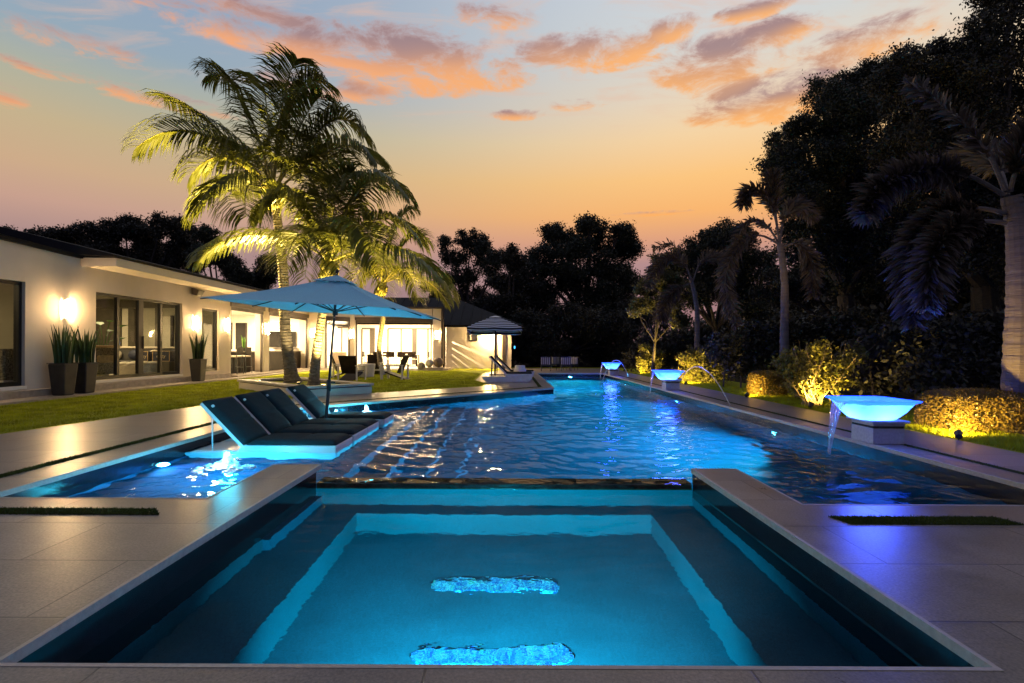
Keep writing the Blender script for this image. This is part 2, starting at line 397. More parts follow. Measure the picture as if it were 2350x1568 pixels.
# ------------------------------------------------------------------ lights
def lamp(kind, name, loc, col, power, size=.05, aim=None, cone=120, blend=.6, sy=None):
    d = bpy.data.lights.new(name, kind); d.color = col; d.energy = power
    if kind == 'AREA':
        d.shape = 'RECTANGLE'; d.size = size; d.size_y = sy or size
    else: d.shadow_soft_size = size
    if kind == 'SPOT': d.spot_size = math.radians(cone); d.spot_blend = blend
    o = bpy.data.objects.new(name, d); COL.objects.link(o); o.location = loc
    if aim is not None:
        o.rotation_euler = (Vector(aim) - Vector(loc)).to_track_quat('-Z', 'Y').to_euler()
    return o
WARM = (1.0, .66, .30); YEL = (1.0, .64, .13); CYAN = (.01, .44, .78); BLUE = (.07, .20, 1.0); AQUA = (.008, .62, .80)

# ================================================================== SETTING: pool, deck, lawn
POOL = [(-1.96, 5.20), (1.86, 5.20), (2.27, 5.15), (2.27, 3.97), (4.66, 3.97), (4.66, 25.5), (1.34, 25.5), (1.36, 15.92), (-3.79, 10.77), (-4.22, 10.34), (-4.22, 4.06), (-2.40, 4.06), (-2.40, 5.26)]
SPA = [(-1.96, 1.92), (1.86, 1.92), (1.86, 5.2), (-1.96, 5.2)]
HOLE = [(-1.96, 1.92), (1.86, 1.92), (1.86, 5.15), (2.27, 5.15), (2.27, 3.97), (4.66, 3.97), (4.66, 25.5), (1.34, 25.5), (1.36, 15.92), (-3.79, 10.77), (-4.22, 10.34), (-4.22, 4.06), (-2.40, 4.06), (-2.40, 5.26), (-1.96, 5.26)]
DECK = [(-8.2, -3), (-7.0, 6.9), (-6.33, 10.75), (-4.9, 12.45), (-3.63, 13.77), (-.87, 16.4), (-.75, 17.8), (-1.3, 19.5), (-1.3, 25), (-.6, 28.6), (-.6, 32), (6.6, 32), (6.1, 26), (6.0, -3)]
struct(poly_sheet('ground', [(-400, -60), (400, -60), (400, 700), (-400, 700)], [HOLE], -.06, M['earth']))
struct(poly_sheet('lawn', [(-12, -4), (8.6, -4), (8.6, 34), (-12, 34)], [HOLE], -.014, M['turf']))
struct(poly_sheet('pool_deck', DECK, [HOLE], 0.0, M['deck']))

def edge_inset(poly, d):
    """offset a CCW/CW polygon inward by d"""
    n = len(poly); A = sum(poly[i][0]*poly[(i+1) % n][1] - poly[(i+1) % n][0]*poly[i][1] for i in range(n)); sg = 1 if A > 0 else -1
    out = []
    for i in range(n):
        p0, p1, p2 = Vector(poly[i-1]), Vector(poly[i]), Vector(poly[(i+1) % n])
        def nrm(a, b): e = (b-a).normalized(); return Vector((-e.y, e.x))*sg
        n1, n2 = nrm(p0, p1), nrm(p1, p2)
        k = (n1 + n2); k = k / max(.2, (1 + n1.dot(n2)))
        out.append(tuple(p1 + k*d))
    return out
def wall_band(mb, poly, z0, z1, m=0, skip=()):
    n = len(poly); A = sum(poly[i][0]*poly[(i+1) % n][1] - poly[(i+1) % n][0]*poly[i][1] for i in range(n))
    for i in range(n):
        if i in skip: continue
        a, b = poly[i], poly[(i+1) % n]
        q = [(a[0], a[1], z0), (b[0], b[1], z0), (b[0], b[1], z1), (a[0], a[1], z1)]
        mb.add(q, [(3, 2, 1, 0) if A > 0 else (0, 1, 2, 3)], m)
# coping edge (stone nosing), waterline tile, pool walls, floor
WZ, SZ = -.165, -.222
nose = MB(); inn = edge_inset(HOLE, .022)
wall_band(nose, inn, -.045, .0015)
for i in range(len(HOLE)):
    j = (i+1) % len(HOLE)
    a, b, c, d = HOLE[i], HOLE[j], inn[j], inn[i]
    nose.add([(a[0], a[1], .0015), (b[0], b[1], .0015), (c[0], c[1], .0015), (d[0], d[1], .0015)], [(0, 1, 2, 3)])
    nose.add([(a[0], a[1], -.045), (b[0], b[1], -.045), (c[0], c[1], -.045), (d[0], d[1], -.045)], [(3, 2, 1, 0)])
struct(nose.build('pool_coping', M['coping']))
pw = MB()
wall_band(pw, POOL, -.36, -.02, 0, skip=(0,)); wall_band(pw, POOL, -1.55, -.36, 1, skip=(0,))
sw = MB()
wall_band(sw, SPA, -.44, -.02, 0, skip=(2,)); wall_band(sw, SPA, -1.2, -.44, 1, skip=(2,))
sw.add([(-1.96, 5.195, -1.2), (1.86, 5.195, -1.2), (1.86, 5.195, -.235), (-1.96, 5.195, -.235)], [(0, 1, 2, 3)], 1)
struct(pw.build('pool_wall', [M['wtile'], M['plaster']])); struct(sw.build('spa_wall', [M['wtile'], M['spa_plaster']]))
struct(poly_sheet('pool_floor', POOL, [], -1.55, M['plaster'])); struct(poly_sheet('spa_floor', SPA, [], -1.02, M['spa_plaster']))
wr = MB(); wr.box(-1.96, 1.86, 5.2, 5.42, -1.54, -.169); struct(wr.build('spillover_wall', M['weir'], bevel=.008))
# spa benches: plain plaster seat tops, riser colour lightened to mimic the spa light
bn = MB()
def bench(x0, x1, y0, y1, ztop=-.64):
    bn.add([(x0, y0, ztop), (x1, y0, ztop), (x1, y1, ztop), (x0, y1, ztop)], [(0, 1, 2, 3)], 0)
bench(-1.955, -1.47, 1.925, 5.195); bench(1.37, 1.855, 1.925, 5.195); bench(-1.47, 1.37, 4.93, 5.195)
bn.add([(-1.47, 1.925, -1.02), (-1.47, 4.93, -1.02), (-1.47, 4.93, -.64), (-1.47, 1.925, -.64)], [(0, 1, 2, 3)], 1)
bn.add([(1.37, 1.925, -1.02), (1.37, 4.93, -1.02), (1.37, 4.93, -.64), (1.37, 1.925, -.64)], [(3, 2, 1, 0)], 1)
bn.add([(-1.47, 4.93, -1.02), (1.37, 4.93, -1.02), (1.37, 4.93, -.64), (-1.47, 4.93, -.64)], [(0, 1, 2, 3)], 1)
struct(bn.build('spa_bench', [M['spa_plaster'], M['spa_riser_lit']]))
# tanning ledge and steps of the big pool
lg = MB(); lg.box(-4.21, -1.9, 4.07, 10.35, -1.54, -.44)
lg.prism([(-4.21, 10.35), (-1.9, 10.35), (-1.9, 12.6), (-3.75, 10.76)], 'z', -1.54, -.44)
for k, z in enumerate((-.72, -1.0, -1.27)):
    lg.box(-1.9 + .4*k, -1.5 + .4*k, 5.45, 12.9 + .4*k, -1.54, z)
struct(lg.build('tanning_ledge', M['plaster']))

# water
def in_poly(px, py, poly):
    inside = np.zeros(px.shape, bool); n = len(poly); j = n-1
    for i in range(n):
        xi, yi = poly[i]; xj, yj = poly[j]
        c = ((yi > py) != (yj > py)) & (px < (xj-xi)*(py-yi)/(yj-yi+1e-12)+xi); inside ^= c; j = i
    return inside
def water(name, poly, z, step, waves, slope, lam, mat, label_kind='structure', seed=1, calm=None):
    r = np.random.default_rng(seed)
    P = np.array(poly); x0, y0 = P.min(0) - step; x1, y1 = P.max(0) + step
    nx, ny = int((x1-x0)/step)+2, int((y1-y0)/step)+2
    X, Y = np.meshgrid(x0 + step*np.arange(nx), y0 + step*np.arange(ny))
    Z = np.zeros_like(X)
    wx = X + .25*np.sin(.9*Y+.3) + .15*np.sin(2.1*X+1.7*Y); wy = Y + .25*np.sin(.8*X+1.1) + .12*np.sin(2.6*X-1.3*Y)
    for i in range(waves):
        l = lam[0]*(lam[1]/lam[0])**r.random(); k = 2*PI/l; th = r.normal(PI/2, .75); ph = r.random()*2*PI
        a = slope*math.sqrt(2/waves)/k
        ps = k*(math.cos(th)*wx + math.sin(th)*wy) + ph
        Z += a*(np.sin(ps) - .22*np.cos(2*ps))
    env = .65 + .35*np.sin(.7*X+.4*Y+1)*np.sin(.5*Y-.3*X)
    Z *= env
    if calm is not None: Z *= calm(X, Y)
    V = np.stack([X, Y, Z + z], -1).reshape(-1, 3)
    ins = in_poly(X, Y, poly); cell = ins[:-1, :-1] | ins[1:, :-1] | ins[:-1, 1:] | ins[1:, 1:]
    idx = np.arange(nx*ny).reshape(ny, nx)
    F = np.stack([idx[:-1, :-1], idx[:-1, 1:], idx[1:, 1:], idx[1:, :-1]], -1)[cell]
    used, inv = np.unique(F, return_inverse=True)
    return mesh_object(name, V[used], inv.reshape(F.shape), mat, smooth=True)
WPOOL = [(-1.96, 5.21), (1.86, 5.21)] + POOL[2:]
struct(water('pool_water', WPOOL, WZ, .032, 130, .17, (.11, .62), M['pool_water'], seed=3))
struct(water('spa_water', [(-1.95, 1.93), (1.85, 1.93), (1.85, 5.17), (-1.95, 5.17)], SZ, .025, 50, .032, (.10, .45), M['spa_water'], seed=5))

# long rounded mosaic inserts on the spa floor
def pill(name, label, c, hw, hd, z):
    pts = [(c[0] + (hw-hd)*(1 if math.cos(a) > 0 else -1) + hd*math.cos(a), c[1] + hd*math.sin(a)) for a in [2*PI*k/28 + .01 for k in range(28)]]
    mb = MB(); mb.prism(pts, 'z', z, z + .012); o = mb.build(name, [M['glitter']], org=(c[0], c[1], z))
    return tag(o, label, 'drain cover', 'mosaic drain covers in the spa')
pill('drain_cover', 'wide glittering mosaic drain cover on the spa floor next to the front spa light', (-.10, 3.17), .50, .085, -1.018)
pill('drain_cover', 'dimmer mosaic drain cover in the middle of the spa floor', (-.11, 3.99), .50, .085, -1.018)

# planted turf strips between slabs
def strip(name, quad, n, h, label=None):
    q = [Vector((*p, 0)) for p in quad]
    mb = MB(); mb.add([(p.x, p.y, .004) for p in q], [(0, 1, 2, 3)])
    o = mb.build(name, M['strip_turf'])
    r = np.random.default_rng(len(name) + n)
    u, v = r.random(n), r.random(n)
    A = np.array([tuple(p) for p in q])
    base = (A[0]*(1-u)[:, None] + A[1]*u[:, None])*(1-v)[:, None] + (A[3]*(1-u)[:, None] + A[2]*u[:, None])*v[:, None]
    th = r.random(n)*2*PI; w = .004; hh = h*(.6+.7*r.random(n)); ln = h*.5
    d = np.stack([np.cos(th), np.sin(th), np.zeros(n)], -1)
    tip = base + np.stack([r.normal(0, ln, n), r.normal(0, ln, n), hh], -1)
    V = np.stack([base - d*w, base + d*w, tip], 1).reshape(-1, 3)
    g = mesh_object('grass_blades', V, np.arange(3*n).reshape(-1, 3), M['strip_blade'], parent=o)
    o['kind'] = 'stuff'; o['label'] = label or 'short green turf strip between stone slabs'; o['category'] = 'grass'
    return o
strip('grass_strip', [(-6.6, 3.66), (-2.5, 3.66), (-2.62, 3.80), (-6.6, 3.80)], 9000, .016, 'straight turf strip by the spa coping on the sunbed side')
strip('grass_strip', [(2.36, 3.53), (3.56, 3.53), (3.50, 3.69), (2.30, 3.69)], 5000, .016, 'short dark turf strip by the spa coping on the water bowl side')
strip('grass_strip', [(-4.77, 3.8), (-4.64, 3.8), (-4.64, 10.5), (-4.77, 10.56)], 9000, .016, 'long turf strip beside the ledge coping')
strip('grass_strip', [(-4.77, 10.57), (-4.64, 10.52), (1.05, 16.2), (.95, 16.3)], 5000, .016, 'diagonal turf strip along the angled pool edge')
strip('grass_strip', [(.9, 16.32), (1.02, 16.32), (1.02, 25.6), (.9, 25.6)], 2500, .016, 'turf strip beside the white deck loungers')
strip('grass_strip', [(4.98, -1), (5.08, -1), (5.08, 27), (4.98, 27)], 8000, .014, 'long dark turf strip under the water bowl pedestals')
# lawn blades near the deck edge
def lawn_blades(name, poly, n, h, label):
    P = np.array(poly); lo, hi = P.min(0), P.max(0); r = np.random.default_rng(n)
    pts = lo + (hi-lo)*r.random((int(n*2.2), 2)); pts = pts[in_poly(pts[:, 0], pts[:, 1], poly)][:n]; n = len(pts)
    base = np.concatenate([pts, np.full((n, 1), -.014)], 1); th = r.random(n)*2*PI
    d = np.stack([np.cos(th), np.sin(th), np.zeros(n)], -1)*.007
    tip = base + np.stack([r.normal(0, .015, n), r.normal(0, .015, n), h*(.6+.8*r.random(n))], -1)
    V = np.stack([base-d, base+d, tip], 1).reshape(-1, 3)
    o = mesh_object(name, V, np.arange(3*n).reshape(-1, 3), M['blade'])
    return tag(o, label, 'grass', kind='stuff')
lawn_blades('grass', [(-10.4, 8), (-7.1, 7.2), (-6.4, 10.75), (-4.98, 12.5), (-3.7, 13.85), (-.95, 16.45), (-.85, 17.8), (-1.4, 19.5), (-1.4, 25), (-3.5, 28.5), (-9, 28.5), (-10.4, 20)], 150000, .032, 'short green lawn between the pool deck and the house')
lawn_blades('grass', [(6.15, 3), (7.2, 3), (7.4, 26), (6.2, 26)], 50000, .06, 'rough dark lawn beside the shrub bed')

# ================================================================== LOUNGERS IN THE POOL
def lounger():
    t = thing('pool_lounger', '', 'lounger', (0, 0, 0), 'white loungers on the pool ledge')
    W = .70
    b = MB(); b.prism([(0, .37), (-1.22, .37), (-1.3, .30), (-1.85, .30), (-2.0, .25), (-1.9, .0), (-.04, .0), (.0, .12)], 'y', 0, W)
    b.build('base', M['white'], t, local=True, bevel=.018)
    p = MB(); a = math.radians(46); dx, dz = -math.cos(a), math.sin(a); x0, z0 = -1.20, .355; Lb = .80; th = .05
    nx, nz = -math.sin(a), -math.cos(a)   # below/behind
    p.prism([(x0, z0), (x0 + dx*Lb, z0 + dz*Lb), (x0 + dx*Lb + nx*th, z0 + dz*Lb + nz*th), (x0 + nx*th, z0 + nz*th)], 'y', .0, W)
    p.build('back_panel', M['white'], t, local=True, bevel=.015)
    for yy in (.06, W-.06):
        r = MB(); r.tube([(x0 + dx*.6 + nx*.05, yy, z0 + dz*.6 + nz*.05), (x0 + dx*.6 - .03, yy, .29)], .010, 6); r.build('prop_rod', M['white'], t, local=True, smooth=True)
    def cushion(name, a0, a1, f):
        # quilted pad: subdivided slab with rounded crown; f maps (u along, v across, h) -> xyz
        nu, nv = 30, 10; vs = []; fs = []
        for i in range(nu+1):
            for j in range(nv+1):
                u, v = i/nu, j/nv
                e = min(1, min(u, 1-u)*14)**.5*min(1, min(v, 1-v)*7)**.5
                seam = 1 - .35*max(0, 1-abs(u-.46)*26)
                hh = .018 + .045*e*seam + .004*math.sin(u*17+v*5)*math.sin(v*9+u*3)
                vs.append(f(a0+(a1-a0)*u, .002 + (W+.004)*v, hh))
        fs = [(i*(nv+1)+j, (i+1)*(nv+1)+j, (i+1)*(nv+1)+j+1, i*(nv+1)+j+1) for i in range(nu) for j in range(nv)]
        o = len(vs)
        rim = [(i, 0) for i in range(nu+1)] + [(nu, j) for j in range(1, nv+1)] + [(i, nv) for i in range(nu-1, -1, -1)] + [(0, j) for j in range(nv-1, 0, -1)]
        for i, j in rim: vs.append(f(a0+(a1-a0)*i/nu, .002 + (W+.004)*j/nv, .0))
        n = len(rim)
        fs += [(rim[k][0]*(nv+1)+rim[k][1], o+k, o+(k+1) % n, rim[(k+1) % n][0]*(nv+1)+rim[(k+1) % n][1]) for k in range(n)]
        mesh_object(name, vs, fs, M['cushion'], t, True, True)
    cushion('seat_cushion', -.01, -1.17, lambda u, v, h: (u, v, .372 + h))
    cushion('back_cushion', .02, .80, lambda u, v, h: (x0 + dx*u - nx*h, v, z0 + dz*u - nz*h))
    tg = MB(); q = .66
    tg.box(-.012, .012, 0, .03, 0, .03, M=Matrix.Translation((x0 + dx*q - nx*.05, .03, z0 + dz*q - nz*.05)) @ Matrix.Rotation(-.8, 4, 'Y'))
    tg.build('care_tag', M['white'], t, local=True)
    return t
lo0 = lounger()
for i, (y, lab) in enumerate([(6.66, 'white ledge lounger with dark cushions beside the large bubbler'), (7.50, 'white ledge lounger with dark cushions, second from the large bubbler'), (8.205, 'white ledge lounger with dark cushions in front of the blue umbrella pole'), (9.16, 'white ledge lounger with dark cushions behind the blue umbrella pole')]):
    o = lo0 if i == 0 else copy_tree(lo0)
    o.location = (-2.25 + (.0, -.02, -.02, .02)[i], y, -.44); o['label'] = lab

# ================================================================== BIG BLUE-GREY UMBRELLA
def umbrella():
    T = Matrix.Translation((-3.18, 9.30, 1.897)) @ Matrix.Rotation(.059, 4, 'Y') @ Matrix.Rotation(-.123, 4, 'Z')
    base = Vector((-3.27, 9.05, -.44))
    t = thing('patio_umbrella', 'large blue-grey rectangular umbrella over the pool loungers', 'umbrella', tuple(base))
    a, b, h = 1.62, 1.337, .60
    E = [(-a, -b), (0, -b), (a, -b), (a, 0), (a, b), (0, b), (-a, b), (-a, 0)]
    def surf(px, py, s, drop=0.0):   # s: 0 apex ... 1 rim
        sag = -.05*math.sin(PI*s)
        return T @ Vector((px*s, py*s, h*(1-s) + sag*0.9 + drop))
    def panels(mb, s0, s1, lift, n=10, kz=1.0, flare=0.0):
        for k in range(8):
            A, B = E[k], E[(k+1) % 8]; m = 8; vs = []
            for i in range(n+1):
                s = s0 + (s1-s0)*i/n
                for j in range(m+1):
                    u = j/m; belly = -.035*math.sin(PI*u)*math.sin(PI*min(1, s))
                    edge = 0.0
                    p = surf(A[0]*(1-u)+B[0]*u, A[1]*(1-u)+B[1]*u, s) + Vector((0, 0, belly + lift + flare*abs(math.sin(PI*u))*(i/n)))
                    vs.append(p)
            fs = [(i*(m+1)+j, (i+1)*(m+1)+j, (i+1)*(m+1)+j+1, i*(m+1)+j+1) for i in range(n) for j in range(m)]
            mb.add(vs, fs)
    c = MB(); panels(c, .13, 1.0, 0); cn = c.build('canopy', M['canopy'], t, smooth=True)
    v = MB(); panels(v, .0, .20, .035, 5, flare=.025); v.build('vent', M['canopy'], cn, smooth=True)
    p = MB(); top = T @ Vector((0, 0, h+.05)); hub = T @ Vector((0, 0, .10)); mid = base.lerp(hub, .40)
    p.tube([base, mid], .030, 12); p.build('lower_pole', M['pole'], t, smooth=True)
    p = MB(); p.tube([mid, hub, top], .022, 12); p.build('upper_pole', M['pole'], t, smooth=True)
    k = MB(); k.tube([mid - Vector((0, 0, .10)), mid + Vector((0, 0, .10))], .038, 12); k.tube([mid + Vector((.03, 0, .05)), mid + Vector((.10, .0, .05))], .010, 8)
    k.sphere(mid + Vector((.10, 0, .05)), .018, 10, 6); k.build('crank', M['pole'], t, smooth=True)
    hb = MB(); run = hub - Vector((0, 0, .14)); hb.tube([run - Vector((0, 0, .06)), run + Vector((0, 0, .05))], .048, 14); hb.build('runner', M['pole'], t, smooth=True)
    f = MB(); f.lathe([(.012, 0), (.03, .02), (.034, .05), (.02, .075), (.004, .085)], tuple(top), 14); f.build('finial', M['black'], t, smooth=True)
    for (ex, ey) in E:
        r = MB(); pts = [surf(ex, ey, s) + Vector((0, 0, -.022)) for s in (.02, .3, .6, .85, 1.0)]; r.tube(pts, .011, 6)
        r.tube([run, surf(ex, ey, .48) + Vector((0, 0, -.03))], .009, 6); r.build('rib', M['pole'], t, smooth=True)
umbrella()

# ================================================================== BUBBLERS
def bubbler(loc, hgt, rad, label, power, under):
    r = np.random.default_rng(int(hgt*1000)); mb = MB()
    def blob(c, R, sq):
        n, k = 14, 9; vs = []
        for i in range(k+1):
            a = -PI/2 + PI*i/k
            for j in range(n):
                b = 2*PI*j/n; q = R*(1 + .25*r.normal())
                vs.append((c[0]+q*sq[0]*math.cos(a)*math.cos(b), c[1]+q*sq[1]*math.cos(a)*math.sin(b), c[2]+q*sq[2]*math.sin(a)))
        mb.add(vs, [(i*n+j, i*n+(j+1) % n, (i+1)*n+(j+1) % n, (i+1)*n+j) for i in range(k) for j in range(n)])
    blob((loc[0], loc[1], loc[2] + hgt*.45), hgt*.5, (.55, .55, 1))
    for k in range(34):
        q = r.random()*2*PI; d = rad*(.15 + .85*r.random()); blob((loc[0]+d*math.cos(q), loc[1]+d*math.sin(q), loc[2] + hgt*.3*(1-d/rad)*r.random()), hgt*.21*(1.15-d/rad)+.014, (1.5, 1.5, .7))
    o = mb.build('bubbler', M['foam'], org=loc, smooth=True); tag(o, label, 'water bubbler', 'lit bubblers on the pool ledge')
    lamp('POINT', 'bubbler_light', (loc[0], loc[1], loc[2] + hgt*1.12), (.04, .62, .90), power*.6, .12)
    lamp('POINT', 'bubbler_light', (loc[0], loc[1] - rad*.75, loc[2] + hgt*.75), (.6, .85, 1.0), 16*hgt/.24, .03)
    lamp('POINT', 'bubbler_underwater_light', (loc[0]+.02, loc[1], loc[2] - .20), (.03, .50, 1.0), under, .04)
bubbler((-3.19, 5.79, WZ),   .18, .36, 'large white glowing bubbler beside the loungers', 130, 150)
bubbler((-3.42, 10.10, WZ), .15, .09, 'small white bubbler beside the umbrella pole', 80, 60)
bubbler((-3.0, 10.75, WZ), .16, .10, 'small white bubbler near the angled pool edge', 80, 50)

# ================================================================== PLANTER + COCONUT PALMS
PL, PF, PR = Vector((-8.09, 15.19)), Vector((-5.0, 12.38)), Vector((-3.65, 13.77)); PB = PL + PR - PF
tp = thing('raised_planter', 'low rendered stone planter holding two coconut palms', 'planter', (PF.x, PF.y, 0))
quad = [PL, PF, PR, PB]; cq = sum(quad, Vector((0, 0)))/4
def ring(mb, d0, d1, z0, z1, m=0):
    o = [Vector(p) for p in edge_inset([tuple(p) for p in quad], d0)]; i = [Vector(p) for p in edge_inset([tuple(p) for p in quad], d1)]
    for k in range(4):
        l = (k+1) % 4; P = [o[k], o[l], i[l], i[k]]
        mb.add([(p.x, p.y, z) for z in (z0, z1) for p in P], [(3, 2, 1, 0), (4, 5, 6, 7), (0, 1, 5, 4), (1, 2, 6, 5), (2, 3, 7, 6), (3, 0, 4, 7)], m)
q = MB(); ring(q, .04, .24, -.01, .175); q.build('wall', M['stucco'], tp)
q = MB(); ring(q, .055, .22, .175, .20); q.build('shadow_band', M['wtile'], tp)
q = MB(); ring(q, .0, .27, .20, .262); q.build('coping', M['coping'], tp, bevel=.006)
q = MB(); q.add([(p[0], p[1], .17) for p in edge_inset([tuple(p) for p in quad], .23)], [(0, 1, 2, 3)]); q.build('soil', M['turf'], tp)

def bez(p0, p1, p2, t): return p0*(1-t)**2 + p1*2*t*(1-t) + p2*t*t
def frond(parent, p0, p1, p2, leaf=1.0, n=64, droop=.8, width=.05, seed=0, t0=.16):
    r = random.Random(seed); rach = MB(); mb = MB()
    pts = [bez(p0, p1, p2, k/14) for k in range(15)]
    rach.tube(pts, [.032*(1-k/14)**.8 + .004 for k in range(15)], 6)
    down = Vector((0, 0, -1))
    for k in range(n):
        t = t0 + (1-t0)*(k + r.random()*.5)/n
        P = bez(p0, p1, p2, t); Tn = (bez(p0, p1, p2, min(1, t+.02)) - bez(p0, p1, p2, t-.02)).normalized()
        sd = Tn.cross(Vector((0, 0, 1)))
        sd = sd.normalized() if sd.length > .15 else Vector((r.uniform(-1, 1), r.uniform(-1, 1), 0)).normalized()
        up = sd.cross(Tn)
        L = leaf*(.45 + .55*math.sin(PI*min(1, .25+.62*t)))*(1 if t < .85 else 1-.45*(t-.85)/.15)*r.uniform(.85, 1.1)
        for s in (-1, 1):
            f = .35 + .55*t
            d0 = (sd*s*1.0 + Tn*(f + r.uniform(-.12, .12)) + up*.35 + Vector((0, 0, r.uniform(-.1, .1)))).normalized()
            a = P; dd = droop*r.uniform(.7, 1.25)
            m1 = a + d0*L*.38 + down*L*.04*dd
            d1 = (d0 + down*dd*.75).normalized(); m2 = m1 + d1*L*.34
            d2 = (d1 + down*dd*.9).normalized(); e = m2 + d2*L*.30
            w = d0.cross(Vector((.2, .3, 1)) if abs(d0.z) < .9 else Vector((1, 0, 0))).normalized()*width*.5
            w = (w + Tn*width*.35*r.uniform(-1, 1))
            mb.add([a - w*.5, a + w*.5, m1 - w, m1 + w, m2 - w*.8, m2 + w*.8, e], [(0, 1, 3, 2), (2, 3, 5, 4), (4, 5, 6)])
    b = len(mb.v); mb.v += rach.v; mb.f += [tuple(i+b for i in f) for f in rach.f]; mb.m += [1]*len(rach.f)
    return mb.build('frond', [M['palm'], M['rachis']], parent)
def palm_trunk(parent, pts, r0, r1, flare=1.6, ringstep=.075, mat='ptrunk'):
    P = [Vector(p) for p in pts]; n = len(P)-1
    def cat(t):
        f = t*n; i = min(int(f), n-1); u = f-i
        a, b, c, d = P[max(i-1, 0)], P[i], P[i+1], P[min(i+2, n)]
        return .5*((2*b)+(c-a)*u+(2*a-5*b+4*c-d)*u*u+(-a+3*b-3*c+d)*u**3)
    Ln = sum((P[i+1]-P[i]).length for i in range(n)); N = int(Ln/ringstep)*3; rr = []; pp = []
    rd = random.Random(3)
    for k in range(N+1):
        t = k/N; base = r0 + (r1-r0)*t + r0*(flare-1)*math.exp(-t*Ln/.28)
        rr.append(base*(1 + ((.075 if ringstep < .1 else .02) if k % 3 == 0 else (-.035 if k % 3 == 1 else .0)) + rd.uniform(-.012, .012))); pp.append(cat(t) + Vector((rd.uniform(-.004, .004), rd.uniform(-.004, .004), 0)))
    mb = MB(); mb.tube(pp, rr, 14); return mb.build('trunk', M[mat], parent)
def palm(label, base, trunkpts, r0, r1, crown, D, fronds, leaf, nfill, seed, flare=1.6, fill_len=3.2, n=105):
    t = thing('coconut_palm', label, 'palm tree', base, 'coconut palms by the pool')
    palm_trunk(t, trunkpts, r0, r1, flare)
    C = at_y(crown[0], crown[1], D); rd = random.Random(seed)
    for i, f in enumerate(fronds):
        cx, cy, ex, ey, dc, de = f
        p0_, pm_, p2_ = C + Vector((rd.uniform(-.06, .06), rd.uniform(-.06, .06), rd.uniform(-.1, .1))), at_y(cx, cy, D+dc), at_y(ex, ey, D+de)
        frond(t, p0_, pm_ + (pm_ - (p0_+p2_)/2)*.3, p2_, leaf*rd.uniform(.88, 1.08), n, rd.uniform(.65, 1.2), .042, seed*50+i)
    for i in range(nfill):
        az = rd.uniform(0, 2*PI); el = rd.uniform(.15, 1.15); L = fill_len*rd.uniform(.75, 1.1)
        d = Vector((math.cos(az)*math.cos(el), abs(math.sin(az))*math.cos(el)*.9 + .2, math.sin(el)))
        frond(t, C, C + d*L*.6, C + Vector((d.x*L, d.y*L, d.z*L*.62 - .35)), leaf*.9, n, rd.uniform(.65, 1.2), .042, seed*90+i)
    nb = MB()
    for k in range(9):
        a = k*.7; nb.sphere(tuple(C + Vector((.20*math.cos(a), .20*math.sin(a), -.12 - .12*(k % 3)))), .10, 10, 7)
    nb.tube([C + Vector((0, 0, -.5)), C + Vector((0, 0, .1))], [.16, .22], 12)
    nb.build('heart', M['rachis'], t, smooth=True)
    return C
D1 = 15.2
c1 = palm('tallest coconut palm in the planter with long bright fronds over the house', (-6.45, D1, .17), [(-6.45, D1, .16), at_y(655, 760, D1), at_y(651, 640, D1), at_y(640, 530, D1), at_y(629, 440, D1)], .165, .11, (629, 446), D1, [
    (458, 262, 314, 338, -.8, -1.2), (495, 275, 372, 225, .6, 1.0), (520, 330, 440, 400, -.4, -.6), (560, 190, 480, 172, .6, .4), (648, 200, 683, 135, .3, -.3), (668, 190, 747, 190, .5, .4),
    (690, 270, 738, 220, -.5, -.6), (760, 240, 826, 305, .4, .4), (790, 300, 866, 376, -.4, -.9), (530, 390, 470, 470, -1.2, -1.6), (560, 400, 565, 498, -1.6, -2.2),
    (610, 200, 600, 190, 1.0, 1.6), (700, 330, 760, 420, 1.2, 1.8), (600, 350, 520, 330, 1.5, 2.2)], 1.45, 1, 11, 1.7)
D2 = 14.3
c2 = palm('shorter leaning coconut palm in the planter behind the blue umbrella', (-5.45, D2, .17), [(-5.48, D2, .16), at_y(728, 800, D2), at_y(739, 726, D2), at_y(750, 660, D2), at_y(755, 612, D2)], .125, .10, (755, 604), D2, [
    (585, 505, 452, 600, -.8, -1.2), (660, 410, 603, 500, -.6, -1.0), (742, 400, 640, 372, .3, .5), (765, 430, 812, 395, -.5, -.6), (830, 370, 934, 452, -.6, -.9),
    (870, 460, 965, 560, -.3, -.5), (900, 545, 1010, 640, -1.2, -1.6), (690, 500, 655, 610, -1.6, -2.4), (780, 500, 785, 620, -1.6, -2.4), (720, 480, 700, 640, -1.8, -2.4),
    (830, 470, 862, 600, -1.5, -2.1), (760, 380, 742, 330, .7, 1.1), (800, 420, 880, 420, .9, 1.4), (700, 430, 640, 440, 1.0, 1.5)], 1.3, 1, 23, 1.4, 2.9)
D3 = 23.5
c3 = palm('slender coconut palm on the lawn in front of the dining terrace', (-5.75, D3, -.01), [(-5.85, D3, -.02), at_y(870, 800, D3), at_y(879, 725, D3), at_y(876, 665, D3)], .12, .095, (876, 655), D3, [
    (980, 575, 1040, 690, -.6, -1.0), (940, 520, 985, 560, .4, .6), (905, 500, 950, 480, .2, .2), (860, 500, 830, 480, .2, .2), (800, 560, 760, 640, -.4, -.6),
    (930, 590, 960, 690, -1.2, -1.8), (880, 560, 890, 690, -1.6, -2.4), (840, 570, 812, 680, -1.2, -1.8), (970, 620, 1030, 700, .8, 1.4)], 1.35, 2, 37, 1.5, 3.0, 80)

